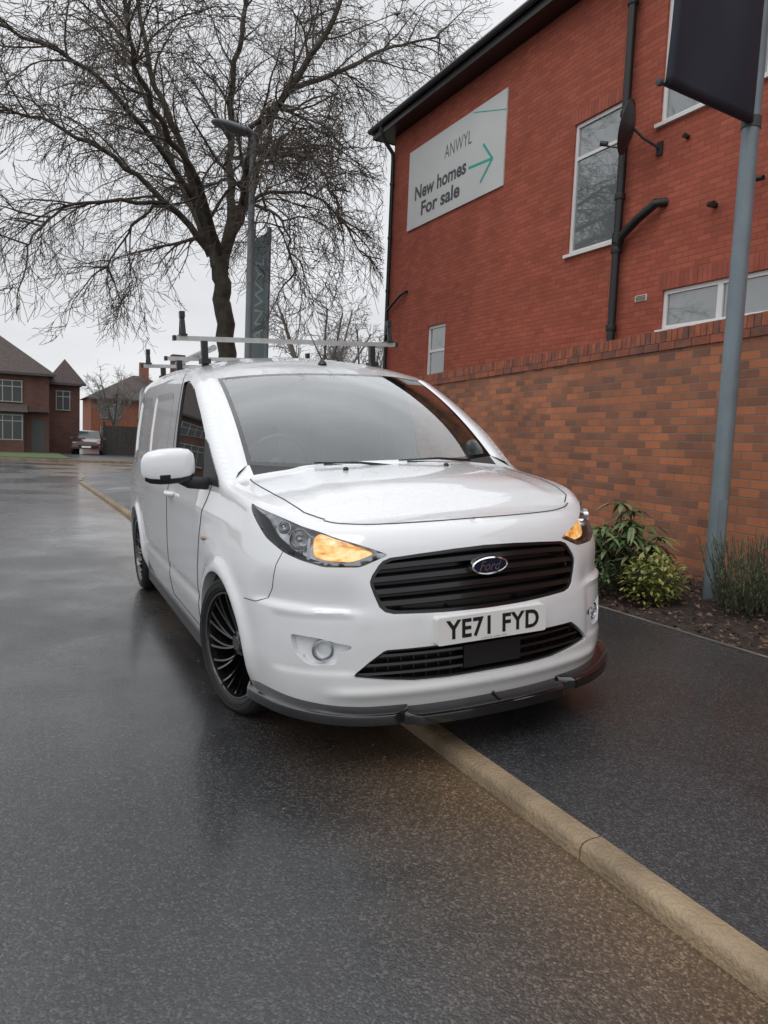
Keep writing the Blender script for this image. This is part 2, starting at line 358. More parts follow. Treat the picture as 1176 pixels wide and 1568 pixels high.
# ------------------------------------------------------------ ground
A=rad(26.8); nv=(math.cos(A),math.sin(A)); tv=(-math.sin(A),math.cos(A))
def RF(lat,al): return (nv[0]*lat+tv[0]*al, nv[1]*lat+tv[1]*al)
def gz(X,Y): return -.01*min(max(Y-12,0),60)
V=[];F=[];Ys=[-60,12,20,30,45,72,900]
for y in Ys:
    for x in (-700,-60,0,60,700): V.append((x,y,gz(x,y)))
for i in range(len(Ys)-1):
    for j in range(4): F.append((i*5+j,i*5+j+1,i*5+j+6,i*5+j+5))
mesh_obj('road',V,F,M['road'])
KH=.058
def pz(lat): return KH+.047*min(1,max(0,(lat-1.72)/.65))
KZ=.105
def sheet(name,latf0,latf1,als,m,zoff,n=1,bumpz=0,parent=None):
    V=[];F=[]
    for a in als:
        for j in range(n+1):
            t=(j/n)**1.5 if n>4 and not bumpz else j/n
            l=latf0(a)+(latf1(a)-latf0(a))*t; x,y=RF(l,a)
            z=gz(x,y)+(zoff(t,l) if callable(zoff) else zoff)
            if bumpz and 0<j: z+=bumpz*mnoise.noise(Vector((x*4,y*4,0)))
            V.append((x,y,z))
    k=n+1
    for i in range(len(als)-1):
        for j in range(n): F.append((i*k+j,i*k+j+1,i*k+k+j+1,i*k+k+j))
    return mesh_obj(name,V,F,m,parent,smooth=bool(bumpz))
K0=1.635
def kerbline(a):
    if a<=20.5: return K0
    return K0+8-math.sqrt(max(64-(a-20.5)**2,0))
als=list(np.arange(-30,20.5,1.))+[20.5+8*math.sin(t) for t in np.linspace(0,math.pi/2,16)]
PAVE_EDGE=4.08
KW=.085
sheet('pavement',lambda a:kerbline(a)+KW-.004,lambda a:PAVE_EDGE if a<18 else 30,als,M['pave'],lambda t,l:pz(l) if l<8 else KZ,12)
mb=MB(); KP=[(0,-.02),(0,KH-.022),(.006,KH-.008),(.018,KH-.001),(.035,KH+.004),(KW,KH+.004),(KW,KH-.05)]
def kerb_run(path,mbx,lift=0):
    V=[];F=[];n=len(KP)
    for i,(p,nn) in enumerate(path):
        for (d,z) in KP:
            x=p[0]+nn[0]*d;y=p[1]+nn[1]*d; V.append((x,y,gz(x,y)+z+(lift if z>0 else 0)))
    for i in range(len(path)-1):
        for j in range(n-1): F.append((i*n+j,i*n+j+1,i*n+n+j+1,i*n+n+j))
    F.append(tuple(range(n))); F.append(tuple((len(path)-1)*n+j for j in range(n)))
    mbx.add(V,F)
a=-30.28
while a<20.4:
    b=a+.915-.005
    j1=random.uniform(-.002,.002)
    kerb_run([(RF(K0+j1,a),nv),(RF(K0+j1,b),nv)],mb,random.uniform(-.001,.001)); a+=.915
pts=[]
for t in np.linspace(0.01,math.pi/2,14):
    l=K0+8-8*math.cos(t);al=20.5+8*math.sin(t)
    ln=(math.cos(t),-math.sin(t)); nn=(nv[0]*ln[0]+tv[0]*ln[1],nv[1]*ln[0]+tv[1]*ln[1]); pts.append((RF(l,al),nn))
pts.append((RF(30,28.5),(-tv[0],-tv[1])))
kerb_run(pts,mb,.02)
autosmooth(mb.obj('kerb',[M['kerb']]),50)
mb=MB()
def quad(l0,l1,a0,a1,z,mm):
    P=[RF(l0,a0),RF(l1,a0),RF(l1,a1),RF(l0,a1)]; mb.add([(p[0],p[1],gz(*p)+z) for p in P],[(0,1,2,3)],mm)
quad(-40,40,37.3,39.6,.1,0); quad(-40,2.8,39.6,49,.11,1); quad(2.8,9.5,39.6,75,.10,0); quad(-60,60,75,140,.1,1); quad(-40,2.8,49,75,.10,1); quad(9.5,60,39.6,75,.1,1)
mb.obj('far_pavement',[M['pave'],M['grass']])
mb=MB(); P0=RF(-40,37.2);P1=RF(40,37.2);P2=RF(40,37.35);P3=RF(-40,37.35)
V=[(p[0],p[1],gz(*p)+z) for z in (-.1,.112) for p in (P0,P1,P2,P3)]
mb.add(V,[(4,5,6,7),(0,1,5,4),(2,3,7,6)]); mb.obj('far_kerb',[M['kerb']])
def walllat(a): return 5.42+(a-4.1)*.138
alb=list(np.arange(-6,17.9,.18))
sheet('planting_bed',lambda a:PAVE_EDGE+.04,lambda a:walllat(a)+.25,alb,M['soil'],lambda t,l:KZ-.02+.14*t,10,.05)
sheet('pavement_edging',lambda a:PAVE_EDGE,lambda a:PAVE_EDGE+.035,list(np.arange(-6,18,.5)),mat('edging',(.13,.12,.11),.8,var=.4,vscale=6),KZ+.008)

# ------------------------------------------------------------ garden wall
wl=empty('brick_wall',(*RF(walllat(-4),-4),0))
dx=RF(walllat(17),17)[0]-RF(walllat(-4),-4)[0];dy=RF(walllat(17),17)[1]-RF(walllat(-4),-4)[1]
wl.rotation_euler=(0,0,math.atan2(dy,dx)); WL=math.hypot(dx,dy); WT=2.36
box('wall_body',(0,-.22,-.3),(WL,0,WT),M['wbrick'],wl)
mb=MB(); x=0
while x<WL:
    j=random.uniform(-.003,.003)
    mb.box((x,-.235+j,WT+.002),(x+.066,.012+j,WT+.112+random.uniform(-.002,.002)),random.choice((0,0,1,2))); x+=.0755
cop=mb.obj('coping_bricks',[mat('cop1',(.37,.12,.066),.85,var=.3,vscale=9),mat('cop2',(.30,.10,.06),.85,var=.3,vscale=9),mat('cop3',(.21,.09,.066),.85,var=.3,vscale=9)],wl)
box('coping_mortar',(0,-.225,WT-.002),(WL,.004,WT+.10),mat('mortar',(.18,.125,.10),.9),wl)
mb=MB(); x=0
while x<WL:
    mb.box((x,.0,WT-.075),(x+.215,.022,WT-.006),random.choice((0,1,2))); mb.box((x,-.242,WT-.075),(x+.215,-.22,WT-.006),0); x+=.225
mb.obj('string_course',list(cop.data.materials),wl)

# ------------------------------------------------------------ brick building
bl=empty('brick_house',(-.105,17.95,0),(0,0,rad(-63.2)))
BU=22; BD=9; EZ=8.28
def wall_with_holes(name,u0,u1,z0,z1,holes,m,parent,depth=.1):
    out=[(u0,z0),(u1,z0),(u1,z1),(u0,z1)]
    hs=[[(a,c),(b,c),(b,d),(a,d)] for a,b,c,d in holes]
    V2,F2=cdt(out,hs,[])
    V=[(p[0],0,p[1]) for p in V2]; F=[tuple(f) for f in F2]
    for h in hs:
        k=len(V); V+= [(p[0],0,p[1]) for p in h]+[(p[0],depth,p[1]) for p in h]
        F+=[(k+i,k+(i+1)%4,k+4+(i+1)%4,k+4+i) for i in range(4)]
    return mesh_obj(name,V,F,m,parent,recalc=False)
wins=[(6.33,7.37,4.39,6.38),(8.10,9.75,5.79,7.45),(8.375,10.2,2.99,3.52),(1.93,2.66,2.3,3.78),(11.6,13.0,5.79,7.3),(11.6,13.2,2.3,3.5),(15,16.4,5.79,7.3)]
wall_with_holes('front_wall',.0,BU,-.3,EZ,wins,M['bbrick'],bl,.09)
mb=MB(); mb.add([(0,0.0,-.3),(0,BD,-.3),(0,BD,EZ),(0,0.0,EZ)],[(0,1,2,3)]); mb.add([(BU,0,-.3),(BU,BD,-.3),(BU,BD,EZ),(BU,0,EZ)],[(0,1,2,3)]); mb.add([(0,BD,-.3),(BU,BD,-.3),(BU,BD,EZ),(0,BD,EZ)],[(0,1,2,3)])
mb.obj('side_walls',[M['bbrick']],bl,recalc=False)
mb=MB()
for (a,b,c,d) in wins:
    t=.055; y0,y1=.035,.085
    mb.box((a,y0,c),(a+t,y1,d)); mb.box((b-t,y0,c),(b,y1,d)); mb.box((a+t,y0,c),(b-t,y1,c+t)); mb.box((a+t,y0,d-t),(b-t,y1,d))
    if d-c>1.3: mb.box((a+t,y0+.004,d-.55),(b-t,y1-.004,d-.50))
    if b-a>1.2: mb.box(((a+b)/2-.04,y0+.002,c+t),((a+b)/2+.04,y1-.002,d-t))
    mb.box((a-.05,-.05,c-.05),(b+.05,.034,c-.002))
    mb.box((a+t,.062,c+t),(b-t,.066,d-t),1)
    mb.box((a,.30,c),(b,.31,d),2)
wo=mb.obj('windows',[M['white_pvc'],M['wglass'],M['cloud']],bl)
mb=MB()
for (a,b,c,d) in wins[:4]:
    x=a-.08
    while x<b+.08: mb.box((x,-.004,d+.006),(x+.064,.03,d+.215),random.choice((0,1))); x+=.074
mb.obj('lintels',[mat('lin1',(.39,.104,.067),.85,var=.2),mat('lin2',(.33,.086,.057),.85,var=.2)],bl)
mb=MB()
mb.box((-.35,-.36,EZ-.02),(BU+.3,.0,EZ+.0)); mb.box((-.38,-.39,EZ-.03),(BU+.3,-.36,EZ+.2)); mb.box((-.38,-.36,EZ-.03),(-.35,BD+.3,EZ+.2)); mb.box((-.35,.0,EZ-.02),(0,BD+.3,EZ))
mb.tube([(-.45,-.44,EZ+.16),(BU,-.44,EZ+.16)],.06,8); mb.tube([(-.44,-.45,EZ+.16),(-.44,BD,EZ+.16)],.06,8)
mb.obj('fascia_gutter',[M['blackpipe']],bl)
RH=3.0; e=.42
V=[(-e,-e,EZ+.2),(BU+e,-e,EZ+.2),(BU+e,BD+e,EZ+.2),(-e,BD+e,EZ+.2),(BD/2,BD/2,EZ+.2+RH),(BU-BD/2,BD/2,EZ+.2+RH)]
mesh_obj('roof',V,[(0,1,5,4),(1,2,5),(2,3,4,5),(3,0,4)],M['tile'],bl)
def pipe(P,r,parent,name,m=M['blackpipe']):
    mb=MB(); mb.tube(P,r,12)
    return autosmooth(mb.obj(name,[m],parent),50)
pipe([(.10,-.40,EZ+.1),(.10,-.36,EZ-.12),(.09,-.09,EZ-.4),(.08,-.07,EZ-.55),(.08,-.07,0)],.045,bl,'downpipe_corner')
pipe([(7.55,-.11,EZ+.0),(7.55,-.11,0)],.062,bl,'soil_pipe')
pipe([(8.32,.0,4.70),(8.26,-.13,4.68),(7.95,-.13,4.55),(7.62,-.11,4.38),(7.56,-.11,4.2)],.062,bl,'soil_branch')
pipe([(.12,-.08,4.35),(.3,-.09,4.42),(.75,-.07,4.62),(.95,-.05,4.66),(.95,.02,4.66)],.03,bl,'waste_pipe')
mb=MB()
for z in (7.6,6.1,4.95,4.2,3.1): mb.lathe([(.075,-.04),(.078,-.02),(.078,.02),(.075,.04)],(7.55,-.11,z),(0,0,1),14)
mb.lathe([(.082,-.07),(.085,0),(.082,.07)],(7.56,-.11,4.37),(0,0,1),14)
for z in (7.2,6,4.8,3.6): mb.lathe([(.055,-.03),(.058,0),(.055,.03)],(.08,-.07,z),(0,0,1),12)
mb.obj('pipe_collars',[M['blackpipe']],bl)
mb=MB(); dn=Vector((-.78,-.56,.22)).normalized(); dc=Vector((7.95,-.46,5.70))
prof=[(r,-.10+.10*(r/.34)**2) for r in np.linspace(.0001,.34,8)]+[(.345,.0),(.34,-.012)]
mb.lathe(prof,dc,dn,28); mb.tube([dc-dn*.1,dc-dn*.16+Vector((.0,.1,-.1)),(8.15,-.02,5.45)],.018,8); mb.box((8.1,-.03,5.36),(8.2,.0,5.54))
mb.tube([dc+Vector((0,0,-.28)),dc+dn*.34+Vector((0,0,-.26))],.012,6); mb.lathe([(.001,0),(.035,0),(.035,.10),(.001,.10)],dc+dn*.34+Vector((0,0,-.24)),-dn,10)
autosmooth(mb.obj('satellite_dish',[mat('dish',(.035,.035,.038),.5)],bl))
mb=MB(); mb.box((7.88,-.012,3.43),(8.10,.0,3.52),0); 
for i in range(4): mb.box((7.90,-.016,3.44+i*.019),(8.08,-.012,3.448+i*.019),1)
mb.tube([(9.15,0,4.45),(9.15,-.12,4.44),(9.25,-.16,4.42)],.035,10,2); mb.tube([(8.62,0,5.45),(8.62,-.08,5.45),(8.7,-.14,5.42)],.028,10,2); mb.tube([(9.6,0,4.6),(9.6,-.1,4.6),(9.9,-.13,4.55)],.03,10,2)
mb.obj('vents_outlets',[M['cream'],M['gap'],M['blackpipe']],bl)
box('sale_board',(.83,-.03,5.98),(4.46,-.003,7.66),M['signw'],bl)
R90=(rad(90),0,0)
text_mesh('board_brand','ANWYL',M['signt'],bl,(2.85,-.031,7.20),R90,width=1.0,height=.26,bold=-.005,ext=.001)
text_mesh('board_line','New homes',M['signt'],bl,(1.15,-.031,6.70),R90,width=2.05,height=.30,bold=.03,ext=.001,align='LEFT')
text_mesh('board_line2','For sale',M['signt'],bl,(1.45,-.031,6.32),R90,width=1.55,height=.30,bold=.03,ext=.001,align='LEFT')
def thick(P,wd,y,mb,m=0):
    for a,b in zip(P[:-1],P[1:]):
        a=Vector(a);b=Vector(b);d=(b-a).normalized();n=Vector((-d.y,d.x))*wd/2; a2=a-d*wd*.4;b2=b+d*wd*.4
        mb.add([(q.x,y,q.y) for q in (a2-n,b2-n,b2+n,a2+n)],[(0,1,2,3)],m); y-=.0015
mb=MB(); thick([(3.30,6.62),(4.08,6.56)],.05,-.032,mb); thick([(3.78,6.90),(4.09,6.56),(3.74,6.25)],.05,-.0345,mb)
mb.add([(3.33,-.0315,7.62),(4.46,-.0315,7.28),(4.46,-.0315,7.3),(3.4,-.0315,7.62)],[(0,1,2,3)])
mb.obj('board_arrow',[M['teal']],bl,recalc=False)

# ------------------------------------------------------------ banner pole
bp_=empty('banner_pole',(2.63,5.88,.12))
mb=MB(); mb.lathe([(.001,-.3),(.07,-.3),(.068,1.2),(.064,3.),(.060,6.6),(.03,6.65),(.001,6.66)],(0,0,0),(0,0,1),24)
mb.box((-.03,-.072,.5),(.03,-.06,.85))
autosmooth(mb.obj('column',[M['polegrey']],bp_),30)
bd=Vector((-.865,-.55,0)).normalized()
def arm(z,nm):
    mb=MB(); mb.tube([bd*-.02+Vector((0,0,z)),bd*1.06+Vector((0,0,z))],.012,10); mb.lathe([(.066,-.04),(.070,-.04),(.070,.04),(.066,.04)],(0,0,z),(0,0,1),20)
    mb.lathe([(.001,-.02),(.024,-.015),(.024,.015),(.001,.02)],bd*1.06+Vector((0,0,z)),bd,12)
    return mb.obj(nm,[M['gap']],bp_)
arm(3.68,'arm_low'); arm(5.95,'arm_top')
V=[];F=[];nu,nz=24,36
side=Vector((-bd.y,bd.x,0))
for i in range(nu+1):
    for j in range(nz+1):
        u=i/nu;v=j/nz; p=bd*(.07+.96*u)+Vector((0,0,3.655+2.31*v))+side*(.018+.028*math.sin(u*7+v*2)*math.sin(math.pi*v)**.5+.012*math.sin(u*15-v*5)*math.sin(math.pi*v))
        V.append(p)
for i in range(nu):
    for j in range(nz): a=i*(nz+1)+j; F.append((a,a+1,a+nz+2,a+nz+1))
bn=mesh_obj('banner',V,F,M['navy'],bp_,smooth=True)
so_=bn.modifiers.new('s','SOLIDIFY'); so_.thickness=.04; so_.offset=1

# ------------------------------------------------------------ street lamp and flag sign
x,y=-2.58,13.76
sl_=empty('street_lamp',(x,y,gz(x,y)+KZ))
mb=MB(); mb.lathe([(.001,0),(.10,0),(.10,1.2),(.070,1.28),(.066,2.5),(.055,6.5),(.001,6.52)],(0,0,0),(0,0,1),16)
autosmooth(mb.obj('column',[M['lampgrey']],sl_))
hd=Vector((-nv[0],-nv[1],0)); sd=Vector((-nv[1],nv[0],0))
mb=MB(); V=[];F=[]
prof=[(-.10,.05,.05),(.02,.07,.07),(.12,.14,.10),(.50,.16,.09),(.68,.12,.06),(.74,.04,.02)]
for d,wd,ht in prof:
    for a in range(12):
        t=2*math.pi*a/12; c=math.cos(t);s=math.sin(t); V.append(hd*d+sd*wd*c+Vector((0,0,6.50+.10*d+(ht*s if s>0 else ht*.5*s))))
for i in range(len(prof)-1):
    for a in range(12): F.append((i*12+a,i*12+(a+1)%12,i*12+12+(a+1)%12,i*12+12+a))
F.append(tuple(range(12)));F.append(tuple(60+a for a in range(12)))
mb.add(V,F); mb.obj('lantern',[M['lampgrey']],sl_,smooth=True)
x,y=-2.62,15.0
fs=empty('flag_sign',(x,y,gz(x,y)+KZ),(0,0,rad(32)))
mb=MB(); mb.tube([(.17,0,0),(.17,0,5.3)],.05,10,0); mb.tube([(-.19,0,0),(-.19,0,5.05)],.025,10,0)
mb.add([(-.17,-.01,1.2),(.15,-.01,1.2),(.15,-.01,5.22),(-.17,-.01,4.98)],[(0,1,2,3)],1); mb.add([(-.17,.01,1.2),(.15,.01,1.2),(.15,.01,5.22),(-.17,.01,4.98)],[(0,1,2,3)],1)
mb.obj('panel',[M['polegrey'],mat('flag_teal',(.19,.27,.28),.6,var=.1)],fs,recalc=False)
t=text_mesh('flag_text','ANWYL',mat('flag_letters',(.42,.48,.48),.6),fs,(-.01,-.014,3.9),(rad(90),rad(-90),0),width=1.7,height=.18,ext=0)

# ------------------------------------------------------------ trees
def build_tree(name,limbs,base,mt,mtw,seed,scale=1.,lv=(3.2,1.6,.75),dens=(2.6,4.2,6.5),droop=1.,rmin=.008,clip=None):
    rnd=random.Random(seed); polys=[]
    def rv():
        while True:
            v=Vector((rnd.uniform(-1,1),rnd.uniform(-1,1),rnd.uniform(-1,1)))
            if .05<v.length<1: return v.normalized()
    ctr=Vector(base)+Vector((0,0,7.*scale))
    def grow(p,d,length,r,level):
        n=[0,8,7,4][level]; seg=length/n; P=[p.copy()];R=[r]; q=p.copy(); dd=d.copy()
        for i in range(n):
            f=i/n
            g=[0,.02+.12*f,.15,.16][level]*droop
            if level==2 and f>.65: g*=-.9
            if level==3 and f>.4: g*=-1.1
            dd=(dd+rv()*[0,.24,.34,.34][level]+Vector((0,0,-g))).normalized()
            q=q+dd*seg
            if clip and clip(q): break
            P.append(q.copy()); R.append(max(r*(1-.8*(i+1)/n),rmin*.65))
        if len(P)<2: return
        n=len(P)-1; length=seg*n
        polys.append((P,R,level))
        if level<3:
            cnt=int(dens[level]*length+rnd.random())
            for k in range(cnt):
                f=rnd.uniform(.1,1.); j=min(int(f*n),n-1); ff=f*n-j
                pp=P[j].lerp(P[j+1],ff); ax=(P[j+1]-P[j]).normalized()
                s=rv(); s=(s-ax*s.dot(ax)).normalized(); out=(pp-ctr); out.z*=.3; out.normalize()
                nd=(ax*rnd.uniform(.35,.9)+s*.8+out*.25).normalized()
                ln=lv[level]*rnd.uniform(.5,1.15)*(1-.3*f)
                grow(pp,nd,ln,max(R[j]*rnd.uniform(.4,.6),rmin),level+1)
    for P,r0,r1 in limbs:
        P=[Vector(p) for p in P]
        Q=[];n=len(P)
        for i in range(n-1):
            p0=P[max(i-1,0)];p1=P[i];p2=P[i+1];p3=P[min(i+2,n-1)]
            for k in range(5):
                t=k/5; Q.append(.5*((2*p1)+(-p0+p2)*t+(2*p0-5*p1+4*p2-p3)*t*t+(-p0+3*p1-3*p2+p3)*t**3)+rv()*.05*scale)
        Q.append(P[-1]); m=len(Q); R=[(r0+(r1-r0)*(i/(m-1))**.8) for i in range(m)]
        polys.append((Q,R,0))
        if r1>.12*scale: continue
        Ls=sum((Q[i+1]-Q[i]).length for i in range(m-1))
        cnt=int(dens[0]*Ls)
        for k in range(cnt):
            f=rnd.uniform(.15,1.)**.85; j=min(int(f*(m-1)),m-2); pp=Q[j].lerp(Q[j+1],rnd.random()); ax=(Q[j+1]-Q[j]).normalized()
            s=rv(); s=(s-ax*s.dot(ax)).normalized(); out=(pp-ctr); out.z*=.3
            if out.length>0: out.normalize()
            nd=(ax*rnd.uniform(.3,.9)+s*.75+out*.35+Vector((0,0,.15))).normalized()
            grow(pp,nd,lv[0]*rnd.uniform(.45,1.1)*(1-.3*f),max(R[j]*rnd.uniform(.3,.5),.02*scale),1)
    V=[];F=[];MI=[]
    for P,R,level in polys:
        n=[10,5,3,3][level]; k=len(V); pu=None
        for i,p in enumerate(P):
            d=(P[min(i+1,len(P)-1)]-P[max(i-1,0)]).normalized()
            if pu is None: pu=d.orthogonal()
            u=(pu-d*pu.dot(d)).normalized(); pu=u; wv=d.cross(u)
            for a in range(n):
                t=6.2832*a/n; q=p+(u*math.cos(t)+wv*math.sin(t))*R[i]; V.append((q.x,q.y,q.z))
        for i in range(len(P)-1):
            for a in range(n): F.append((k+i*n+a,k+i*n+(a+1)%n,k+i*n+n+(a+1)%n,k+i*n+n+a)); MI.append(0 if level==0 else 1)
    return mesh_obj(name,V,F,[mt,mtw],None,True,MI)
TB=(-3.66,17.0)
def cv(px,py,d=0):
    return (TB[0]+((px-345)-(515-py)*.042)*.0148*(1+d/17),TB[1]+d,3.5+(515-py)*.0151*(1+d/17)+(0 if d==0 else d*.12))
limbs=[
 ([(TB[0]+.02,TB[1],-.1),(TB[0],TB[1],1.5),cv(344,515),cv(338,450),cv(333,405)],.225,.18),
 ([cv(333,415),cv(318,385),cv(308,330,-.2),cv(285,240,-.5),cv(255,150,-.8),cv(240,60,-1),cv(250,-60,-1.2)],.12,.03),
 ([cv(325,400),cv(270,330,-.6),cv(200,270,-1.2),cv(120,225,-1.6),cv(50,205,-2)],.085,.02),
 ([cv(338,410),cv(350,330,.3),cv(345,250,.6),cv(352,150,.6),cv(375,50,.5),cv(385,-80,.5)],.12,.035),
 ([cv(340,415),cv(372,330,-.2),cv(400,230,-.4),cv(445,170,-.6),cv(500,100,-.8),cv(540,20,-1),cv(560,-60,-1)],.13,.03),
 ([cv(395,240,-.4),cv(440,255,-1),cv(490,255,-1.6),cv(535,300,-2),cv(560,360,-2.3)],.06,.015),
 ([cv(445,170,-.6),cv(520,130,.4),cv(590,95,1.4),cv(640,85,1.8)],.065,.018),
 ([cv(318,385),cv(270,300,.8),cv(215,190,1.6),cv(170,100,2),cv(120,30,2.4)],.09,.025),
 ([cv(350,330,.3),cv(415,305,1.2),cv(475,320,2),cv(520,390,2.4)],.055,.015),
 ([cv(338,400),cv(330,300,-1.6),cv(300,200,-3.2),cv(290,100,-4.2),cv(300,0,-4.6)],.09,.025),
 ([cv(338,400),cv(365,300,1.6),cv(390,180,3.2),cv(430,60,4.2)],.09,.025),
 ([cv(270,330,-.6),cv(200,330,-1.6),cv(130,350,-2.2),cv(90,400,-2.6)],.05,.015),
 ([cv(308,330,-.2),cv(240,200,-2),cv(160,130,-3),cv(60,90,-3.6)],.07,.02),
 ([cv(372,330,-.2),cv(430,220,-2.4),cv(480,190,-3.2),cv(520,200,-3.6)],.06,.018),
 ([cv(270,330,-.6),cv(225,340,.4),cv(180,380,.9),cv(150,430,1.2)],.045,.014),
 ([cv(372,330,-.2),cv(420,330,-1.),cv(460,360,-1.6),cv(480,420,-1.9)],.045,.014),
]
def tclip(q): return (q.x>-.25 and q.z<8.6) or q.z<3.2 or q.z>15 or (q.x>-.9 and q.y<15)
build_tree('bare_tree',limbs,(TB[0],TB[1],0),M['bark'],M['twig'],11,lv=(2.8,1.5,.75),dens=(2.9,4.7,5.8),droop=1.1,rmin=.0072,clip=tclip)
def small_tree(name,X,Y,hh,seed,m):
    r=random.Random(seed); z0=gz(X,Y); ls=[([(X,Y,z0-.1),(X+.1,Y,z0+hh*.18),(X,Y,z0+hh*.3)],.02*hh,.017*hh)]
    for i in range(9):
        a=i*.72+r.random(); sp_=r.uniform(.14,.34)*hh
        ls.append(([(X,Y,z0+hh*.28),(X+math.cos(a)*sp_*.5,Y+math.sin(a)*sp_*.5,z0+hh*.5),(X+math.cos(a)*sp_,Y+math.sin(a)*sp_,z0+hh*r.uniform(.65,.85))],.011*hh,.004*hh))
    s=hh/12
    return build_tree(name,ls,(X,Y,z0),m,m,seed,scale=s*.6,lv=(2.4*s,1.3*s,.7*s),dens=(2./s,2.8/s,2.6/s),droop=.3,rmin=.014)
small_tree('bare_tree.001',-3.2,36,9.2,3,M['twigfar'])
small_tree('bare_tree.002',-1.2,40,8.6,4,M['twigfar'])
small_tree('bare_tree.003',-22.5,62,7.6,5,M['twigfar'])

# ------------------------------------------------------------ far houses
def hip(mb,x0,x1,y0,y1,ez,rh,m,e=.35):
    w_=x1-x0+2*e;d_=y1-y0+2*e; x0-=e;x1+=e;y0-=e;y1+=e
    k=min(w_,d_)/2
    if w_>=d_: r=[(x0+k,(y0+y1)/2,ez+rh),(x1-k,(y0+y1)/2,ez+rh)]; F=[(0,1,5,4),(1,2,5),(2,3,4,5),(3,0,4)]
    else: r=[((x0+x1)/2,y0+k,ez+rh),((x0+x1)/2,y1-k,ez+rh)]; F=[(0,1,4),(1,2,5,4),(2,3,5),(3,0,4,5)]
    mb.add([(x0,y0,ez),(x1,y0,ez),(x1,y1,ez),(x0,y1,ez)]+r,F+[(0,3,2,1)],m)
    mb.box((x0,y0,ez-.14),(x1,y0+.04,ez-.004),3)
def win(mb,xa,xb,za,zb,y,nb=4):
    mb.box((xa,y-.05,za),(xb,y-.03,zb),2)
    for i in range(nb+1):
        xx=xa+(xb-xa)*i/nb; mb.box((xx-.025,y-.09,za-.03),(xx+.025,y-.052,zb+.03),1)
    for z in (za,zb-.35,zb): mb.box((xa-.05,y-.085,z-.025),(xb+.05,y-.054,z+.025),1)
hr=(0,0,A)
x,y=RF(0,50.5); g=gz(x,y)
h1=empty('brick_house.001',(x,y,g),hr)
mb=MB()
mb.box((-9,0,-.3),(2.3,8,4.85),0); hip(mb,-9,2.3,0,8,4.86,3.4,4)
mb.box((2.302,2,-.3),(4.2,8,4.5),0); hip(mb,2.5,4.2,2,8,4.51,1.6,4)
mb.box((-2.4,-.7,0),(.9,-.002,.8),0); mb.box((-2.4,-.7,2.35),(.9,-.002,2.5),3); mb.add([(-2.6,-.95,2.5),(1.1,-.95,2.5),(1.1,0,3.0),(-2.6,0,3.0)],[(0,1,2,3)],4)
win(mb,-2.3,.8,.85,2.3,-.6,6); win(mb,-2.3,.8,3.1,4.35,0,6); mb.box((-2.4,-.64,.8),(.9,-.62,2.35),2)
mb.box((1.0,-.5,2.55),(2.3,-.01,2.65),3); mb.box((1.3,-.03,0),(2.1,-.004,2.1),3)
win(mb,-7.5,-4.5,3.1,4.35,0,5); win(mb,-7.5,-4.5,.9,2.2,0,5)
win(mb,2.8,3.6,2.8,4.0,2,2)
mb.box((-3,3.5,7),(-2.2,4.2,9.2),0)
mb.obj('house_shell',[M['hbrick'],M['far_pvc'],mat('far_glass',(.05,.055,.06),.15),M['gap'],M['tile']],h1,recalc=False)
x,y=RF(6.5,70); g=gz(x,y); h2=empty('brick_house.002',(x,y,g),hr)
mb=MB(); mb.box((0,0,-.3),(9,8,4.6),0); hip(mb,0,9,0,8,4.61,2.4,4); win(mb,.8,2.4,2.9,4.1,0,3); win(mb,4,5.6,2.9,4.1,0,3); win(mb,.8,2.4,.8,2.1,0,3)
mb.box((4.5,3,6),(5.3,3.6,8.2),0)
mb.obj('house_shell',[mat('far_brick2',(.28,.10,.06),.85,var=.2),M['far_pvc'],M['wglass'],M['gap'],M['tile']],h2,recalc=False)
x,y=RF(8.0,46); g=gz(x,y); h3=empty('brick_house.003',(x,y,g),hr)
mb=MB(); mb.box((1.2,3,-.3),(14,12,4.4),0); hip(mb,1.2,14,3,12,4.41,2.6,4); mb.box((1.4,3.2,4),(2.2,4.0,6.6),0)
mb.obj('house_shell',[M['hbrick'],M['far_pvc'],M['wglass'],M['gap'],M['tile']],h3,recalc=False)
x,y=RF(5.6,51); fe=empty('timber_fence',(x,y,gz(x,y)),hr)
mb=MB()
for i in range(30): mb.box((i*.15,-.02+.01*(i%2),0),(i*.15+.14,.01+.01*(i%2),1.95))
mb.box((-.15,-.06,0),(0,.08,2.2)); mb.box((2.2,-.07,0),(2.35,.09,2.25)); mb.box((4.5,-.07,0),(4.7,.09,2.3))
mb.obj('boards',[mat('fence_dark',(.04,.038,.036),.8,var=.3)],fe)

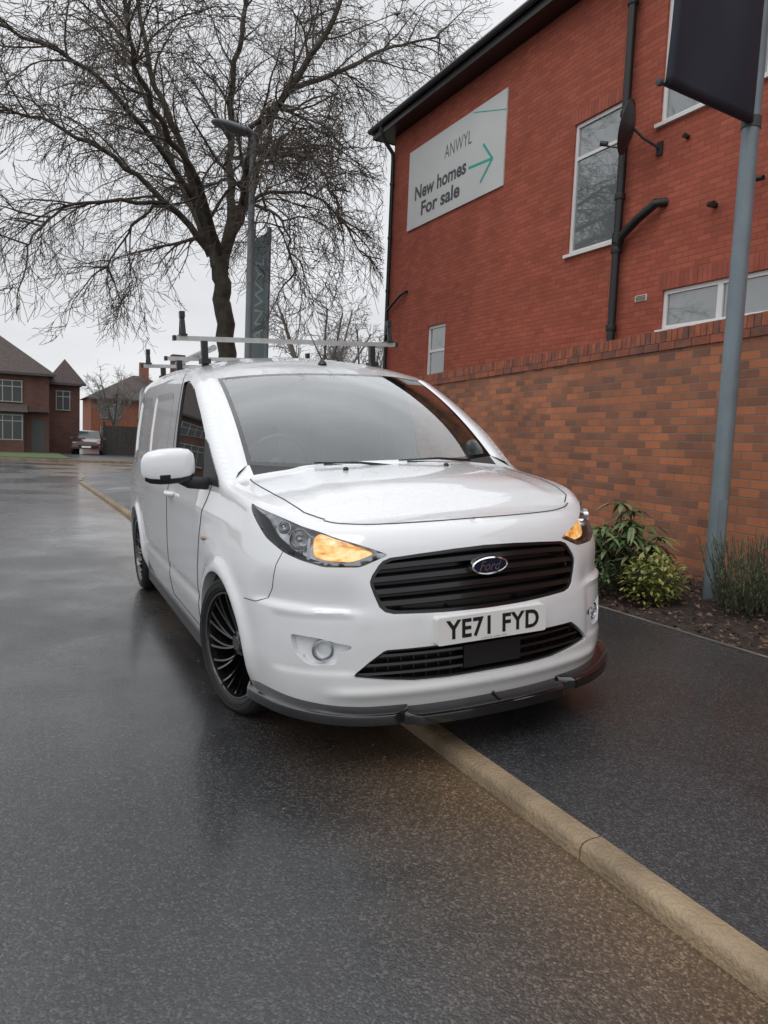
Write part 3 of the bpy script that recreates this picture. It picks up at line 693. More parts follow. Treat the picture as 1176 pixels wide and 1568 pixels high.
x,y=RF(4.3,49.0); cr=empty('parked_car',(x,y,gz(x,y)+.1),(0,0,rad(17)))
def car_body():
    st=[(0,.35,.62,.72),(.06,.28,.78,.80),(.35,.24,.86,.86),(.9,.22,.94,.88),(1.1,.22,.98,.88),(3.4,.22,1.0,.88),(3.9,.25,.98,.85),(4.05,.35,.9,.78)]
    V=[];F=[];n=12
    for y,z0,z1,hw in st:
        for (a,b) in [(-1,0),(-1,.3),(-1,.6),(-.97,.85),(-.86,1),(-.4,1.03),(.4,1.03),(.86,1),(.97,.85),(1,.6),(1,.3),(1,0)]:
            V.append((a*hw,y,z0+(z1-z0)*b))
    for i in range(len(st)-1):
        for j in range(n-1): F.append((i*n+j,i*n+j+1,i*n+n+j+1,i*n+n+j))
    F.append(tuple(range(n)));F.append(tuple((len(st)-1)*n+j for j in range(n)))
    mb.add(V,F,0)
    cab=[(1.0,.97,.97,.80),(1.75,.96,1.42,.62),(2.3,.96,1.47,.62),(3.1,.96,1.43,.61),(3.85,.96,.99,.78)]
    V=[]
    for y,z0,z1,hw in cab:
        for (a,b) in [(-.82,0),(-.74 if z1<1.2 else -hw,.85),(-.55,1),(.55,1),(.74 if z1<1.2 else hw,.85),(.82,0)]: V.append((a,y,z0+(z1-z0)*b))
    for i in range(4):
        for j in range(5):
            mb.add([V[i*6+j],V[i*6+j+1],V[i*6+6+j+1],V[i*6+6+j]],[(0,1,2,3)],1 if (j in(0,4) or i in (0,3)) else 0)
mb=MB(); car_body()
for sx in (-.80,.80):
    for yy in (.75,3.25): mb.lathe([(.001,-.1),(.31,-.1),(.32,-.06),(.32,.06),(.31,.1),(.2,.1),(.19,.08),(.001,.09)],(sx,yy,.32),(1,0,0),20,2)
for sx in (-1,1):
    mb.box((sx*.68-.10,.03,.70),(sx*.68+.10,.12,.76),3); mb.box((sx*.96-.09,1.15,.95),(sx*.96+.09,1.27,1.06),0)
mb.box((-.45,-.012,.36),(.45,.03,.58),2); mb.box((-.26,-.03,.42),(.26,-.013,.53),4)
autosmooth(mb.obj('body',[M['carpaint'],mat('car_glass',(.03,.035,.035),.12),M['rubber'],mat('car_headlamp',(.45,.45,.43),.2),M['plate']],cr),40)

# ------------------------------------------------------------ planting
def leaf(mb,p,d,L_,w_,droop,m=0,n=4):
    d=Vector(d).normalized(); s=d.cross(Vector((0,0,1)))
    if s.length<.05: s=Vector((1,0,0))
    s.normalize(); V=[];F=[];q=Vector(p)
    for i in range(n+1):
        t=i/n; wd=w_*math.sin(math.pi*min(.08+t*.92,1))**.8*.5+.0005
        V+= [q-s*wd,q+s*wd]; d=(d+Vector((0,0,-droop/n))).normalized(); q=q+d*(L_/n)
    for i in range(n): F.append((2*i,2*i+1,2*i+3,2*i+2))
    mb.add(V,F,m)
rn=random.Random(5)
def shrub_palm(name,X,Y,z,R_,Hh,k):
    mb=MB()
    for i in range(k):
        a=rn.uniform(0,6.28); r=R_*rn.random()**.6*.7; top=Vector((X+r*math.cos(a),Y+r*math.sin(a),z+Hh*rn.uniform(.35,1)*(1-.4*r/R_)))
        mb.tube([(X+r*.3*math.cos(a),Y+r*.3*math.sin(a),z-.05),(top.x,top.y,top.z)],.006,4,1)
        for j in range(9):
            b=j*.7+rn.random(); leaf(mb,top,(math.cos(b),math.sin(b),rn.uniform(.1,.7)),rn.uniform(.16,.26),rn.uniform(.03,.045),rn.uniform(.8,1.6),rn.choice((0,0,2)))
    return mb.obj(name,[M['leaf1'],M['twig'],mat('leaf_light',(.17,.21,.09),.4)],None,recalc=False)
def shrub_small(name,X,Y,z,R_,Hh,k,m,ls=.05,lw=.022):
    mb=MB()
    for i in range(k):
        v=Vector((rn.gauss(0,1),rn.gauss(0,1),rn.gauss(0,1))).normalized()*rn.random()**.4
        p=Vector((X+v.x*R_,Y+v.y*R_,z+Hh*.5+v.z*Hh*.55+.06*math.sin(v.x*9)*math.cos(v.y*8)))
        leaf(mb,p,(v.x+rn.uniform(-.6,.6),v.y+rn.uniform(-.6,.6),rn.uniform(-.2,.9)),rn.uniform(.7,1.3)*ls,lw,.6,0,3)
    for i in range(14):
        a=rn.uniform(0,6.28); mb.tube([(X,Y,z-.05),(X+math.cos(a)*R_*.7,Y+math.sin(a)*R_*.7,z+Hh*rn.uniform(.5,.9))],.004,4,1)
    return mb.obj(name,[m,M['twig']],None,recalc=False)
def shrub_spiky(name,X,Y,z,R_,Hh,k):
    mb=MB()
    for i in range(k):
        a=rn.uniform(0,6.28); r=R_*rn.random()**.7; p=Vector((X+r*.6*math.cos(a),Y+r*.6*math.sin(a),z-.03)); d=Vector((math.cos(a)*r*.9+rn.uniform(-.15,.15),math.sin(a)*r*.9+rn.uniform(-.15,.15),1)); hh=Hh*rn.uniform(.35,1)
        q=p+d.normalized()*hh; mb.tube([p,p.lerp(q,.5)+Vector((rn.uniform(-.03,.03),rn.uniform(-.03,.03),0)),q],.0025,3,1,False)
        for j in range(int(16+42*hh)):
            t=rn.uniform(.1,1); b=rn.uniform(0,6.28); leaf(mb,p.lerp(q,t),(math.cos(b),math.sin(b),.7),rn.uniform(.03,.055),.008,0,0,1)
    return mb.obj(name,[M['leaf3'],M['twig']],None,recalc=False)
shrub_palm('evergreen_shrub',2.02,6.35,.16,.48,.72,50)
shrub_small('variegated_shrub',2.15,5.85,.14,.24,.36,900,M['leaf2'])
shrub_small('variegated_shrub.001',1.72,6.1,.14,.2,.28,400,M['leaf1'])
shrub_spiky('rosemary_bush',2.78,5.55,.16,.40,.64,210)
shrub_spiky('rosemary_bush.001',3.05,5.25,.16,.42,.62,170)
mb=MB()
for i in range(5200):
    al=rn.uniform(1.5,9) ; la=rn.uniform(4.14,5.6); x,y=RF(la,al); t=(la-4.1)/1.5
    z=KZ-.01+.14*t+rn.uniform(.0,.03); a=rn.uniform(0,6.28); s=rn.uniform(.008,.026); s2=s*rn.uniform(.3,.7)
    c,n_=math.cos(a),math.sin(a); tz=rn.uniform(-.012,.012)
    mb.add([(x-c*s+n_*s2,y-n_*s-c*s2,z),(x+c*s,y+n_*s,z+tz),(x+n_*-s2,y+c*s2,z+.006-tz)],[(0,1,2)],rn.choice((0,1,2)))
for i in range(260):
    al=rn.uniform(2,8); la=4.1-abs(rn.gauss(0,.12)); x,y=RF(la,al); a=rn.uniform(0,6.28); s=rn.uniform(.006,.014)
    mb.add([(x-s,y,KZ+.004),(x+s,y+s*.4,KZ+.007),(x,y+s,KZ+.01)],[(0,1,2)],1)
for i in range(90):
    al=rn.uniform(-1,8); la=K0-abs(rn.gauss(0,.25))-.01; x,y=RF(la,al); s=rn.uniform(.003,.009)
    mb.add([(x-s,y,.002),(x+s,y+s*.4,.005),(x,y+s,.008)],[(0,1,2)],rn.choice((0,2)))
mb.obj('leaf_litter',[M['litter'],mat('litter2',(.07,.035,.022),.85),mat('litter3',(.17,.10,.065),.85)],None,recalc=False)

# ============================================================ VAN
TI=rad(3.57)
van=empty('delivery_van',(.487,3.022,.88*math.sin(TI)),(0,-TI,rad(25.11)))
pp=np.array([(0,0),(.2,.008),(.4,.04),(.55,.085),(.68,.155),(.785,.26),(.848,.39),(.885,.55),(.905,.75),(.915,1.0),(.9175,1.5),(.9175,2.5),(.9175,3.6),(.905,4.3),(.885,4.6),(.84,4.76),(.7,4.81),(.35,4.82),(0,4.825)])
P=[]
ext=np.vstack([[-.2,.008],pp,[-.35,4.82]])
for i in range(1,len(ext)-2):
    p0,p1,p2,p3=ext[i-1],ext[i],ext[i+1],ext[i+2]
    l0=np.linalg.norm(p1-p0);l1=np.linalg.norm(p2-p1);l2=np.linalg.norm(p3-p2)
    m1=((p1-p0)/l0*l1+(p2-p1)/l1*l0)/(l0+l1)*l1; m2_=((p2-p1)/l1*l2+(p3-p2)/l2*l1)/(l1+l2)*l1
    for k in range(24):
        t=k/24; P.append((2*t**3-3*t**2+1)*p1+(t**3-2*t*t+t)*m1+(-2*t**3+3*t*t)*p2+(t**3-t*t)*m2_)
P.append(pp[-1]); P=np.array(P)
S=np.concatenate([[0],np.cumsum(np.linalg.norm(np.diff(P,axis=0),axis=1))]); SE=S[-1]
T=np.gradient(P,axis=0); T/=np.linalg.norm(T,axis=1)[:,None]
NX=-T[:,1];NY=T[:,0]
def s_y(y): return float(np.interp(y,P[:-20,1],S[:-20]))
YB=1.92
ztk_s=[0,.5,.7,.9,s_y(.53),s_y(.8),s_y(1.02),s_y(1.3),s_y(1.6),s_y(1.9),s_y(2.12),s_y(2.4),s_y(2.8),s_y(3.4),s_y(4.2),s_y(4.6),s_y(4.75),SE]
ztk_z=[.955,.952,.960,.995,1.032,1.065,1.088,1.285,1.46,1.61,1.675,1.715,1.745,1.755,1.74,1.72,1.70,1.70]
def zt(s):
    s=np.asarray(s,float); o=0
    for d in (-.06,-.03,0,.03,.06): o=o+np.interp(s+d,ztk_s,ztk_z)
    return o/5
qf=([.15,.25,.33,.50,.60,.64,.72,.82,.88,.93,.98],[.05,.012,0,0,.006,.014,.022,.038,.055,.085,.14])
qs=([.15,.3,.4,.6,.8,.92,.98,1.04,1.10,1.3,1.5,1.62,1.70,1.76],[.045,.015,.0,-.003,0.002,.012,.026,.042,.052,.08,.118,.145,.17,.19])
_zz=np.linspace(.15,1.8,200)
def smooth_prof(q):
    v=np.interp(_zz,*q); k=np.ones(7)/7
    return (_zz,np.convolve(np.pad(v,3,mode='edge'),k,'valid'))
qf=smooth_prof(qf); qs=smooth_prof(qs)
WHY=(.88,3.942); SW=[s_y(v) for v in WHY]
def rrect(s,z,cs,cz,hs,hz,r,slope=0):
    zz=z-cz-slope*(s-cs); dx=np.abs(s-cs)-hs+r; dz=np.abs(zz)-hz+r
    return np.hypot(np.maximum(dx,0),np.maximum(dz,0))+np.minimum(np.maximum(dx,dz),0)-r
def offs(s,z):
    wf=1-sm(.55,1.25,s); wr=sm(SE-1.0,SE-.7,s)
    o=wf*np.interp(z,*qf)+(1-wf)*(np.interp(z,*qs)*(1-wr)+wr*np.interp(z,[.2,.5,1,1.7],[.0,0,.04,.12]))
    r=np.interp(s,[0,.6,.9,1.15,1.5,1.9,2.7,3.2],[.03,.03,.04,.055,.065,.05,.05,.07]); tau=np.clip(zt(s)-z,0,r)
    o=o+r-np.sqrt(np.maximum(r*r-(r-tau)**2,0))
    # wings draw in towards the bonnet
    o=o+.030*sm(.70,1.0,z)*sm(.50,.95,s)*(1-sm(1.35,2.1,s))
    for sw in SW:
        rr=np.hypot(s-sw,z-.33); o=o-.022*np.exp(-((rr-.370)/.045)**2)*sm(.2,.35,z)
    zl=.625+.02*sm(.5,.95,s); o=o+.016*sm(zl-.010,zl+.010,z)*(1-sm(zl+.01,zl+.16,z))*sm(.50,.64,s)*(1-sm(.95,1.12,s))
    o=o-.012*np.exp(-((z-.297)/.022)**2)*(1-sm(.60,.75,s))
    o=o+.006*sm(.375,.39,z)*(1-sm(.60,.62,z))*sm(.56,.60,s)*(1-sm(.90,.98,s))
    for cy,hy in ((3.02,.40),(4.02,.40)):
        d=rrect(s,z,s_y(cy),1.345,hy,.225,.06,0.01); o=o+.008*(1-sm(-.03,.0,d))
    sd_=sm(SW[0]+.42,SW[0]+.5,s)*(1-sm(SW[1]-.5,SW[1]-.42,s))
    o=o+.008*np.exp(-((z-.47)/.022)**2)*sd_-.005*np.exp(-((z-.93)/.03)**2)*sm(1.3,1.7,s)*(1-wr)
    return o
def MAP(s,z,depth=0.,sgn=1):
    s=np.asarray(s,float);z=np.asarray(z,float); a=np.abs(s)
    x=np.interp(a,S,P[:,0]);y=np.interp(a,S,P[:,1]);nx=np.interp(a,S,NX);ny=np.interp(a,S,NY)
    d=offs(a,z)+depth
    return np.stack([(x+nx*d)*np.where(s<0,-1,1)*sgn,y+ny*d,z],-1)
headl=round_poly([(.430,.842),(.55,.798),(.70,.800),(.80,.822),(.90,.848),(1.02,.895),(1.13,.955),(1.23,1.022),(1.02,.988),(.86,.954),(.74,.932),(.60,.897),(.50,.869)],.018,3)
grille=[(-.05,.600),(.0,.600),(.20,.603),(.42,.612),(.455,.622),(.477,.642),(.497,.69),(.510,.725),(.512,.742),(.503,.765),(.475,.803),(.457,.820),(.425,.831),(.30,.841),(.15,.850),(0,.854),(-.05,.854)]
lower=[(-.05,.335),(0,.335),(.20,.334),(.34,.337),(.46,.35),(.575,.366),(.583,.375),(.575,.385),(.52,.43),(.465,.468),(.45,.473),(.2,.475),(0,.475),(-.05,.475)]
dwin=round_poly([(s_y(1.37),1.065),(s_y(2.26),1.03),(s_y(2.33),1.625),(s_y(2.15),1.625),(s_y(1.92),1.565),(s_y(1.62),1.415),(s_y(1.42),1.30)],.025,4)
fogp=round_poly([(.85,.533),(.73,.524),(.585,.492),(.60,.474),(.645,.464),(.65,.418),(.77,.412),(.83,.455)],.022,4)
def arch(sw,r=.354): return [(sw+r*math.cos(t),.33+r*math.sin(t)) for t in np.linspace(-.45,math.pi+.45,44)]
holes=[densify(headl,.02),densify(grille,.02),densify(lower,.02),densify(dwin,.03),arch(SW[0]),arch(SW[1],.365),densify(fogp,.015)]
sj=np.unique(np.round(np.concatenate([np.arange(0,1.5,.02),np.arange(1.5,SE-1,.035),np.arange(SE-1,SE,.03),[SE]]),4))
sj=np.sort(np.concatenate([sj,[s_y(1.02),s_y(YB)]])); keep=[0]
for i in range(1,len(sj)):
    special=min(abs(sj[i]-s_y(1.02)),abs(sj[i]-s_y(YB)))<1e-6
    if sj[i]-sj[keep[-1]]<.01:
        if special: keep[-1]=i
        continue
    keep.append(i)
sj=sj[keep]; sj[-1]=SE
ZB=.215
top=[(s,float(zt(s))) for s in sj]
outline=[(s,ZB) for s in sj]+[(SE,z) for z in np.arange(ZB+.04,1.66,.04)]+top[::-1]+[(0,z) for z in np.arange(.93,ZB+.01,-.02)]
pts=[]
for s in np.arange(.01,SE,.018):
    for z in np.arange(ZB+.012,1.76,.011 if s<1.2 else .02):
        if z<zt(s)-.072: pts.append((s+random.uniform(-.001,.001),z+random.uniform(-.0007,.0007)))
for tau in (.0025,.007,.014,.024,.038,.054):
    for s in sj[1:-1]: pts.append((s,float(zt(s))-tau))
V2,F2=cdt(outline,holes,pts)
V3=MAP(V2[:,0],V2[:,1])
mbv=MB(); mbv.add(V3,F2,0)
Vm=V3.copy(); Vm[:,0]*=-1; mbv.add(Vm,F2[:,::-1],0)
Et=np.array([MAP(s,zt(s)) for s in sj]).reshape(-1,3)
ja=int(np.argmin(abs(sj-s_y(1.02)))); jb=int(np.argmin(abs(sj-s_y(YB))))
TT=np.concatenate([[-1.],np.linspace(-.985,.985,61),[1.]])
def bonnet_pt(E,t):
    xe,ye,ze=E; y=ye; c=.052*float(sm(0,.5,ye-.08))
    z=ze+c*(1-abs(t)**2.5)
    x=t*xe
    xr=.60-.12*float(sm(.1,.9,ye))
    z+=.010*float(1-sm(xr-.045,xr+.045,abs(x)))*float(sm(.2,.55,ye))
    return (x,y,float(z))
def bonnet_z(x,y):
    ys=Et[:ja+1,1]; xe=np.interp(y,ys,Et[:ja+1,0]); ze=np.interp(y,ys,Et[:ja+1,2]); return bonnet_pt((xe,y,ze),max(-1,min(1,x/xe)))[2]
def loft(rows,m=0):
    n=len(rows[0]); V=[p for r in rows for p in r]; F=[]
    for i in range(len(rows)-1):
        for j in range(n-1): F.append((i*n+j,i*n+j+1,i*n+n+j+1,i*n+n+j))
    mbv.add(V,F,m)
loft([[bonnet_pt(E,t) for t in TT] for E in Et[:ja+1]])
roofk=([1.7,1.80,1.95,2.15,2.5,3.1,4.3,4.6,4.83],[1.625,1.655,1.705,1.755,1.805,1.828,1.80,1.765,1.72])
def roof_pt(E,t):
    xe,ye,ze=E; f=1-float(sm(YB,YB+.5,ye)); y=ye-.12*(1-t*t)*f
    zc=float(np.interp(ye-.12*f,*roofk))
    return (t*xe,y,ze+max(zc-ze,.01)*(1-abs(t)**2.6))
loft([[roof_pt(E,t) for t in TT] for E in Et[jb:]])
Eb=Et[jb]; WXT=.655
def W(t,v):
    a=Vector((.705*t,.985+.11*t*t,1.128+.03*t*t)); tt=t*WXT/Eb[0]; b=Vector(roof_pt(Eb,tt))
    p=a.lerp(b,v); return p+Vector((0,-.5,.86))*(.035*4*v*(1-v))
for sg in (1,-1):
    rows=[]
    for j in range(ja,jb+1):
        v=(sj[j]-sj[ja])/(sj[jb]-sj[ja]); E=Vector(Et[j]); E.x*=sg; w_=W(sg,v)
        mid=E.lerp(w_,.35)+Vector((.008*sg,-.007,.008)); mid2=E.lerp(w_,.75)+Vector((.003*sg,-.006,.006)); rows.append([tuple(E),tuple(mid),tuple(mid2),tuple(w_)])
    loft(rows)
rowb=[bonnet_pt(Et[ja],t) for t in TT]; rowc=[]
for t in TT:
    x=max(-1,min(1,t*Et[ja][0]/.705)); q=W(x,0); rowc.append(tuple(q) if abs(t)<.999 else rowb[0 if t<0 else -1])
nn=len(TT); V=[*rowb,*rowc]
for j in range(nn-1): 
    dark=abs(TT[j]+TT[j+1])/2*Et[ja][0]<.69
    mbv.add([V[j],V[j+1],V[nn+j+1],V[nn+j]],[(0,1,2,3)],1 if dark else 0)
def hole_wall(poly,d,m,sgn,d0=0.):
    n=len(poly); p=np.array(poly)
    a=MAP(p[:,0],p[:,1],d0); b=MAP(p[:,0],p[:,1],d)
    a[:,0]*=sgn;b[:,0]*=sgn
    F=[]
    for i in range(n):
        j=(i+1)%n
        if p[i,0]<0 or p[j,0]<0: continue
        if p[i,1]<ZB-.02 and p[j,1]<ZB-.02: continue
        F.append((i,j,n+j,n+i))
    mbv.add(np.vstack([a,b]),F,m)
for sgn in (1,-1):
    hole_wall(holes[0],.02,2,sgn); hole_wall(holes[1],.018,0,sgn); hole_wall(holes[2],.03,0,sgn); hole_wall(holes[3],.014,1,sgn)
    hole_wall(holes[4],.05,0,sgn); hole_wall(holes[5],.05,0,sgn); hole_wall(holes[6],.03,0,sgn)
body=mbv.obj('body_shell',[M['white'],M['plastic'],M['black']],van,True,True,.0006)
bm=bmesh.new(); bm.from_mesh(body.data)
for e in bm.edges:
    if len(e.link_faces)==2 and e.calc_face_angle(0)>rad(38): e.smooth=False
bm.to_mesh(body.data); bm.free()

def patch(name,poly,depth,m,sides=(1,-1),full=False,step=.02,smooth=True):
    poly=densify(poly,step); pa=np.array(poly)
    g=[(s,z) for s in np.arange(pa[:,0].min(),pa[:,0].max(),step) for z in np.arange(pa[:,1].min(),pa[:,1].max(),step)]
    ga=np.array(g) if g else np.zeros((0,2))
    if len(ga): ga=ga[inpoly(ga[:,0],ga[:,1],poly)]
    V2,F2=cdt(poly,[],ga+1e-4)
    d=depth(V2[:,0],V2[:,1]) if callable(depth) else depth
    mbx=MB(); V=MAP(V2[:,0],V2[:,1],d)
    for sg in (sides if not full else (1,)):
        v=V.copy(); v[:,0]*=sg; mbx.add(v,F2,0)
    return mbx.obj(name,[m],van,smooth,True)
def mirror_full(half):
    h=[p for p in half if p[0]>=0]; return h+[(-p[0],p[1]) for p in h[::-1] if p[0]>1e-6]
gf=mirror_full(grille); lf=mirror_full(lower)
def scale_poly(poly,dx,dz):
    c=np.mean(poly,axis=0); a=np.array(poly); hx=abs(a[:,0]-c[0]).max();hz=abs(a[:,1]-c[1]).max()
    return [(c[0]+(p[0]-c[0])*(1+dx/hx),c[1]+(p[1]-c[1])*(1+dz/hz)) for p in poly]
patch('grille_backing',scale_poly(gf,.02,.01),.065,M['black'],full=True,step=.04)
patch('intake_backing',scale_poly(lf,.02,.01),.07,M['black'],full=True,step=.04)
patch('fog_recess',holes[6],.0295,M['whitep'],step=.02)
def bar(mb,s0,s1,zf_,h,d0,d1,m=0,n=60,clip=None):
    ss=np.linspace(s0,s1,n)
    if clip is not None:
        zz=np.array([zf_(s) for s in ss]); k=inpoly(ss,zz,clip); ss=ss[k]
        if len(ss)<2: return
    V=[]
    for s in ss:
        z=zf_(s)
        for (dd,dz) in ((d0,-h*.35),(d0+.002,h*.35),(d0+.010,h*.5),(d1,h*.5),(d1,-h*.5),(d0+.006,-h*.5)):
            V.append(MAP(s,z+dz,dd))
    F=[]
    for i in range(len(ss)-1):
        for j in range(6): F.append((i*6+j,i*6+(j+1)%6,i*6+6+(j+1)%6,i*6+6+j))
    mb.add(V,F,m)
mb=MB()
for z0,k_ in ((.652,.22),(.702,.32),(.752,.42),(.802,.5)):
    bar(mb,-.505,.505,lambda s,z0=z0,k=k_: z0+.006-.12*k*s*s,.027,.008,.06,0,70,gf)
def ring(mb,poly,wd,d,m=0):
    inn=scale_poly(poly,-wd,-wd); a=MAP(*np.array(poly).T,d+.0); b=MAP(*np.array(inn).T,d); c_=MAP(*np.array(inn).T,d+.03); n=len(poly)
    F=[(i,(i+1)%n,n+(i+1)%n,n+i) for i in range(n)]+[(n+i,n+(i+1)%n,2*n+(i+1)%n,2*n+i) for i in range(n)]
    mb.add(np.vstack([a,b,c_]),F,m)
ring(mb,densify(gf,.02),.014,.005)
autosmooth(mb.obj('grille',[M['slat']],van),40)
mb=MB()
for z0 in (.372,.408,.444): bar(mb,-.57,.57,lambda s,z0=z0:z0,.014,.02,.06,0,70,lf)
ring(mb,densify(lf,.02),.012,.014)
for k in range(-9,10):
    s0=k*.055; mb.add([MAP(s0-.003,.345,.05),MAP(s0+.003,.345,.05),MAP(s0+.003,.465,.05),MAP(s0-.003,.465,.05)],[(0,1,2,3)])
autosmooth(mb.obj('lower_intake',[M['slat']],van),40)
mb=MB(); V=[MAP(s,z,d) for (s,z,d) in ((-.12,.36,.016),(.16,.36,.016),(.16,.455,.016),(-.12,.455,.016))]
mb.add(V,[(0,1,2,3)]); mb.obj('intake_centre',[M['black']],van,recalc=False)
def ell(cx,cz,a,b,y,n=40): return [(cx+a*math.cos(2*math.pi*i/n),y,cz+b*math.sin(2*math.pi*i/n)) for i in range(n)]
BY=.012; BZ=.775
mb=MB(); n=40
o0=ell(0,BZ,.086,.036,BY+.03);o1=ell(0,BZ,.086,.036,BY-.004);o2=ell(0,BZ,.080,.031,BY-.008);o3=ell(0,BZ,.078,.029,BY-.004)
mb.add(o0+o1+o2+o3,[(k*n+i,k*n+(i+1)%n,(k+1)*n+(i+1)%n,(k+1)*n+i) for k in range(3) for i in range(n)],0)
mb.add(o3,[tuple(range(n))],1); autosmooth(mb.obj('badge',[M['chrome'],M['badge']],van),40)
text_mesh('badge_text','Ford',M['chrome'],van,(0,BY-.0055,BZ),R90,width=.105,height=.040,shear=.4,bold=.005,ext=0.001)
mb=MB(); pl=round_poly([(-.26,.479),(.26,.479),(.26,.590),(-.26,.590)],.012,3); n=len(pl)
mb.add([(p[0],-.018,p[1]) for p in pl]+[(p[0],.02,p[1]) for p in pl],[tuple(range(n))]+[(i,(i+1)%n,n+(i+1)%n,n+i) for i in range(n)],0)
mb.obj('number_plate',[M['plate']],van)
text_mesh('plate_text','YE71 FYD',M['ink'],van,(0,-.0185,.537),R90,width=.445,height=.079,bold=.028,ext=.0008,spacing=1.08)
text_mesh('plate_dealer','vehicle sales ltd',M['signt'],van,(0,-.0185,.487),R90,width=.12,height=.006,ext=.0008)
def hl_depth(s,z): return .055*sm(.44,.56,s)*(1-sm(1.12,1.24,s))+.004
patch('headlamp_housing',holes[0],lambda s,z:hl_depth(s,z)+.004,mat('lamp_housing',(.58,.59,.61),.25,metal=.6,var=.6,vscale=18))
patch('headlamp_lens',holes[0],.002,M['lens'])
mb=MB()
def lamp_bowl(s,z,r,mbx,m,depth=.03):
    c=Vector(MAP(s,z,depth))
    for sg in (1,-1):
        cc=Vector((c.x*sg,c.y,c.z)); ax=Vector((.25*sg,-1,0)).normalized()
        mbx.lathe([(r,.012),(r*.97,.012),(r*.9,-.004),(r*.6,-.025),(r*.28,-.033),(.001,-.034)],cc,ax,26,m); mbx.lathe([(r*.25,-.03),(r*.24,.002),(.001,.006)],cc,ax,16,m+1)
lamp_bowl(.85,.895,.044,mb,0); lamp_bowl(.97,.938,.028,mb,0,.03)
autosmooth(mb.obj('headlamp_reflectors',[M['chrome'],M['chromed']],van),50)
amb=[(.485,.846),(.585,.812),(.70,.817),(.765,.832),(.778,.900),(.75,.920),(.62,.889),(.53,.864)]
patch('indicator_lamp',round_poly(amb,.02,3),lambda s,z:.020+.02*sm(.5,.62,s),M['amber'],step=.02)
patch('indicator_lower',[(.455,.838),(.55,.803),(.70,.805),(.76,.818),(.70,.817),(.585,.812),(.485,.846)],.012,M['chromed'])
patch('indicator_surround',[(.778,.905),(.790,.905),(.782,.826),(.768,.826)],.008,M['chromed'])
mb=MB()
for sg in (1,-1):
    c=Vector(MAP(.712,.470,.022)); c.x*=sg; ax=Vector((.40*sg,-1,0)).normalized()
    mb.lathe([(.043,-.014),(.043,.008),(.036,.010),(.033,.002)],c,ax,26,0); mb.lathe([(.033,.002),(.03,-.012),(.001,-.02)],c,ax,26,1); mb.lathe([(.034,.004),(.02,.008),(.001,.010)],c,ax,26,2)
autosmooth(mb.obj('fog_lamps',[M['chromed'],M['chrome'],M['lens']],van),40)
mb=MB()
def sline(pts,r=.0032,sides=(1,-1),d=0.0):
    pts=densify(pts,.03,False); a=np.array(pts); Q=MAP(a[:,0],a[:,1],d)
    for sg in sides:
        q=Q.copy(); q[:,0]*=sg; mb.tube([Vector(v) for v in q],r,6)
s_=[s for s in np.arange(-.74,.75,.02)]; Q=[Vector(MAP(s,float(zt(abs(s)))-.0005,.0)) for s in s_]; mb.tube(Q,.0034,6)
e0=MAP(.74,float(zt(.74)),0)
for sg in (1,-1):
    Q=[]
    for (x_,y_) in [(float(e0[0])-.004,float(e0[1])+.006),(.665,.37),(.69,.48),(.71,.62),(.722,.80),(.725,.93),(.72,.985)]:
        Q.append(Vector((x_*sg,y_,bonnet_z(x_,y_)+.0005)))
    q2=[]
    for i in range(len(Q)-1):
        for k in range(5):
            p=Q[i].lerp(Q[i+1],k/5); p.z=bonnet_z(abs(p.x),p.y)+.0002; q2.append(p)
    mb.tube(q2+[Q[-1]],.0032,6)
sline([(.905,.852),(.93,.80),(.955,.70),(.985,.655),(1.05,.635),(SW[0]-.345,.63)],.002)
sline([(s_y(1.18),1.08),(s_y(1.28),.90),(s_y(1.36),.62),(s_y(1.40),.30)])
sline([(s_y(2.38),1.70),(s_y(2.36),1.1),(s_y(2.34),.6),(s_y(2.30),.29),(s_y(1.40),.285)])
sline([(s_y(3.55),1.70),(s_y(3.56),1.0),(s_y(3.50),.74)],sides=(1,))
sline([(s_y(4.68),1.6),(s_y(4.70),.5)])
mb.obj('panel_gaps',[M['gap']],van,smooth=True)
mb=MB()
for sg in (1,-1):
    Q=[Vector(MAP(s_y(2.08+.2*k/6),.945,-.012-.022*math.sin(math.pi*k/6))) for k in range(7)]
    for q in Q: q.x*=sg
    mb.tube(Q,[.012,.016,.016,.016,.016,.016,.012],10,0)
    Q=[Vector(MAP(s_y(1.16+.05*k/3),.80,-.004-.004*math.sin(math.pi*k/3))) for k in range(4)]
    for q in Q: q.x*=sg
    mb.tube(Q,[.004,.010,.010,.004],8,1)
mb.obj('door_handles',[M['whitep'],mat('repeater',(.35,.2,.1),.3)],van,smooth=True)
patch('door_quarter',[(s_y(1.06),1.06),(s_y(1.36),1.065),(s_y(1.41),1.29),(s_y(1.34),1.265),(s_y(1.10),1.10)],-.004,M['plastic'])
patch('door_glass',holes[3],.010,M['sglass'])
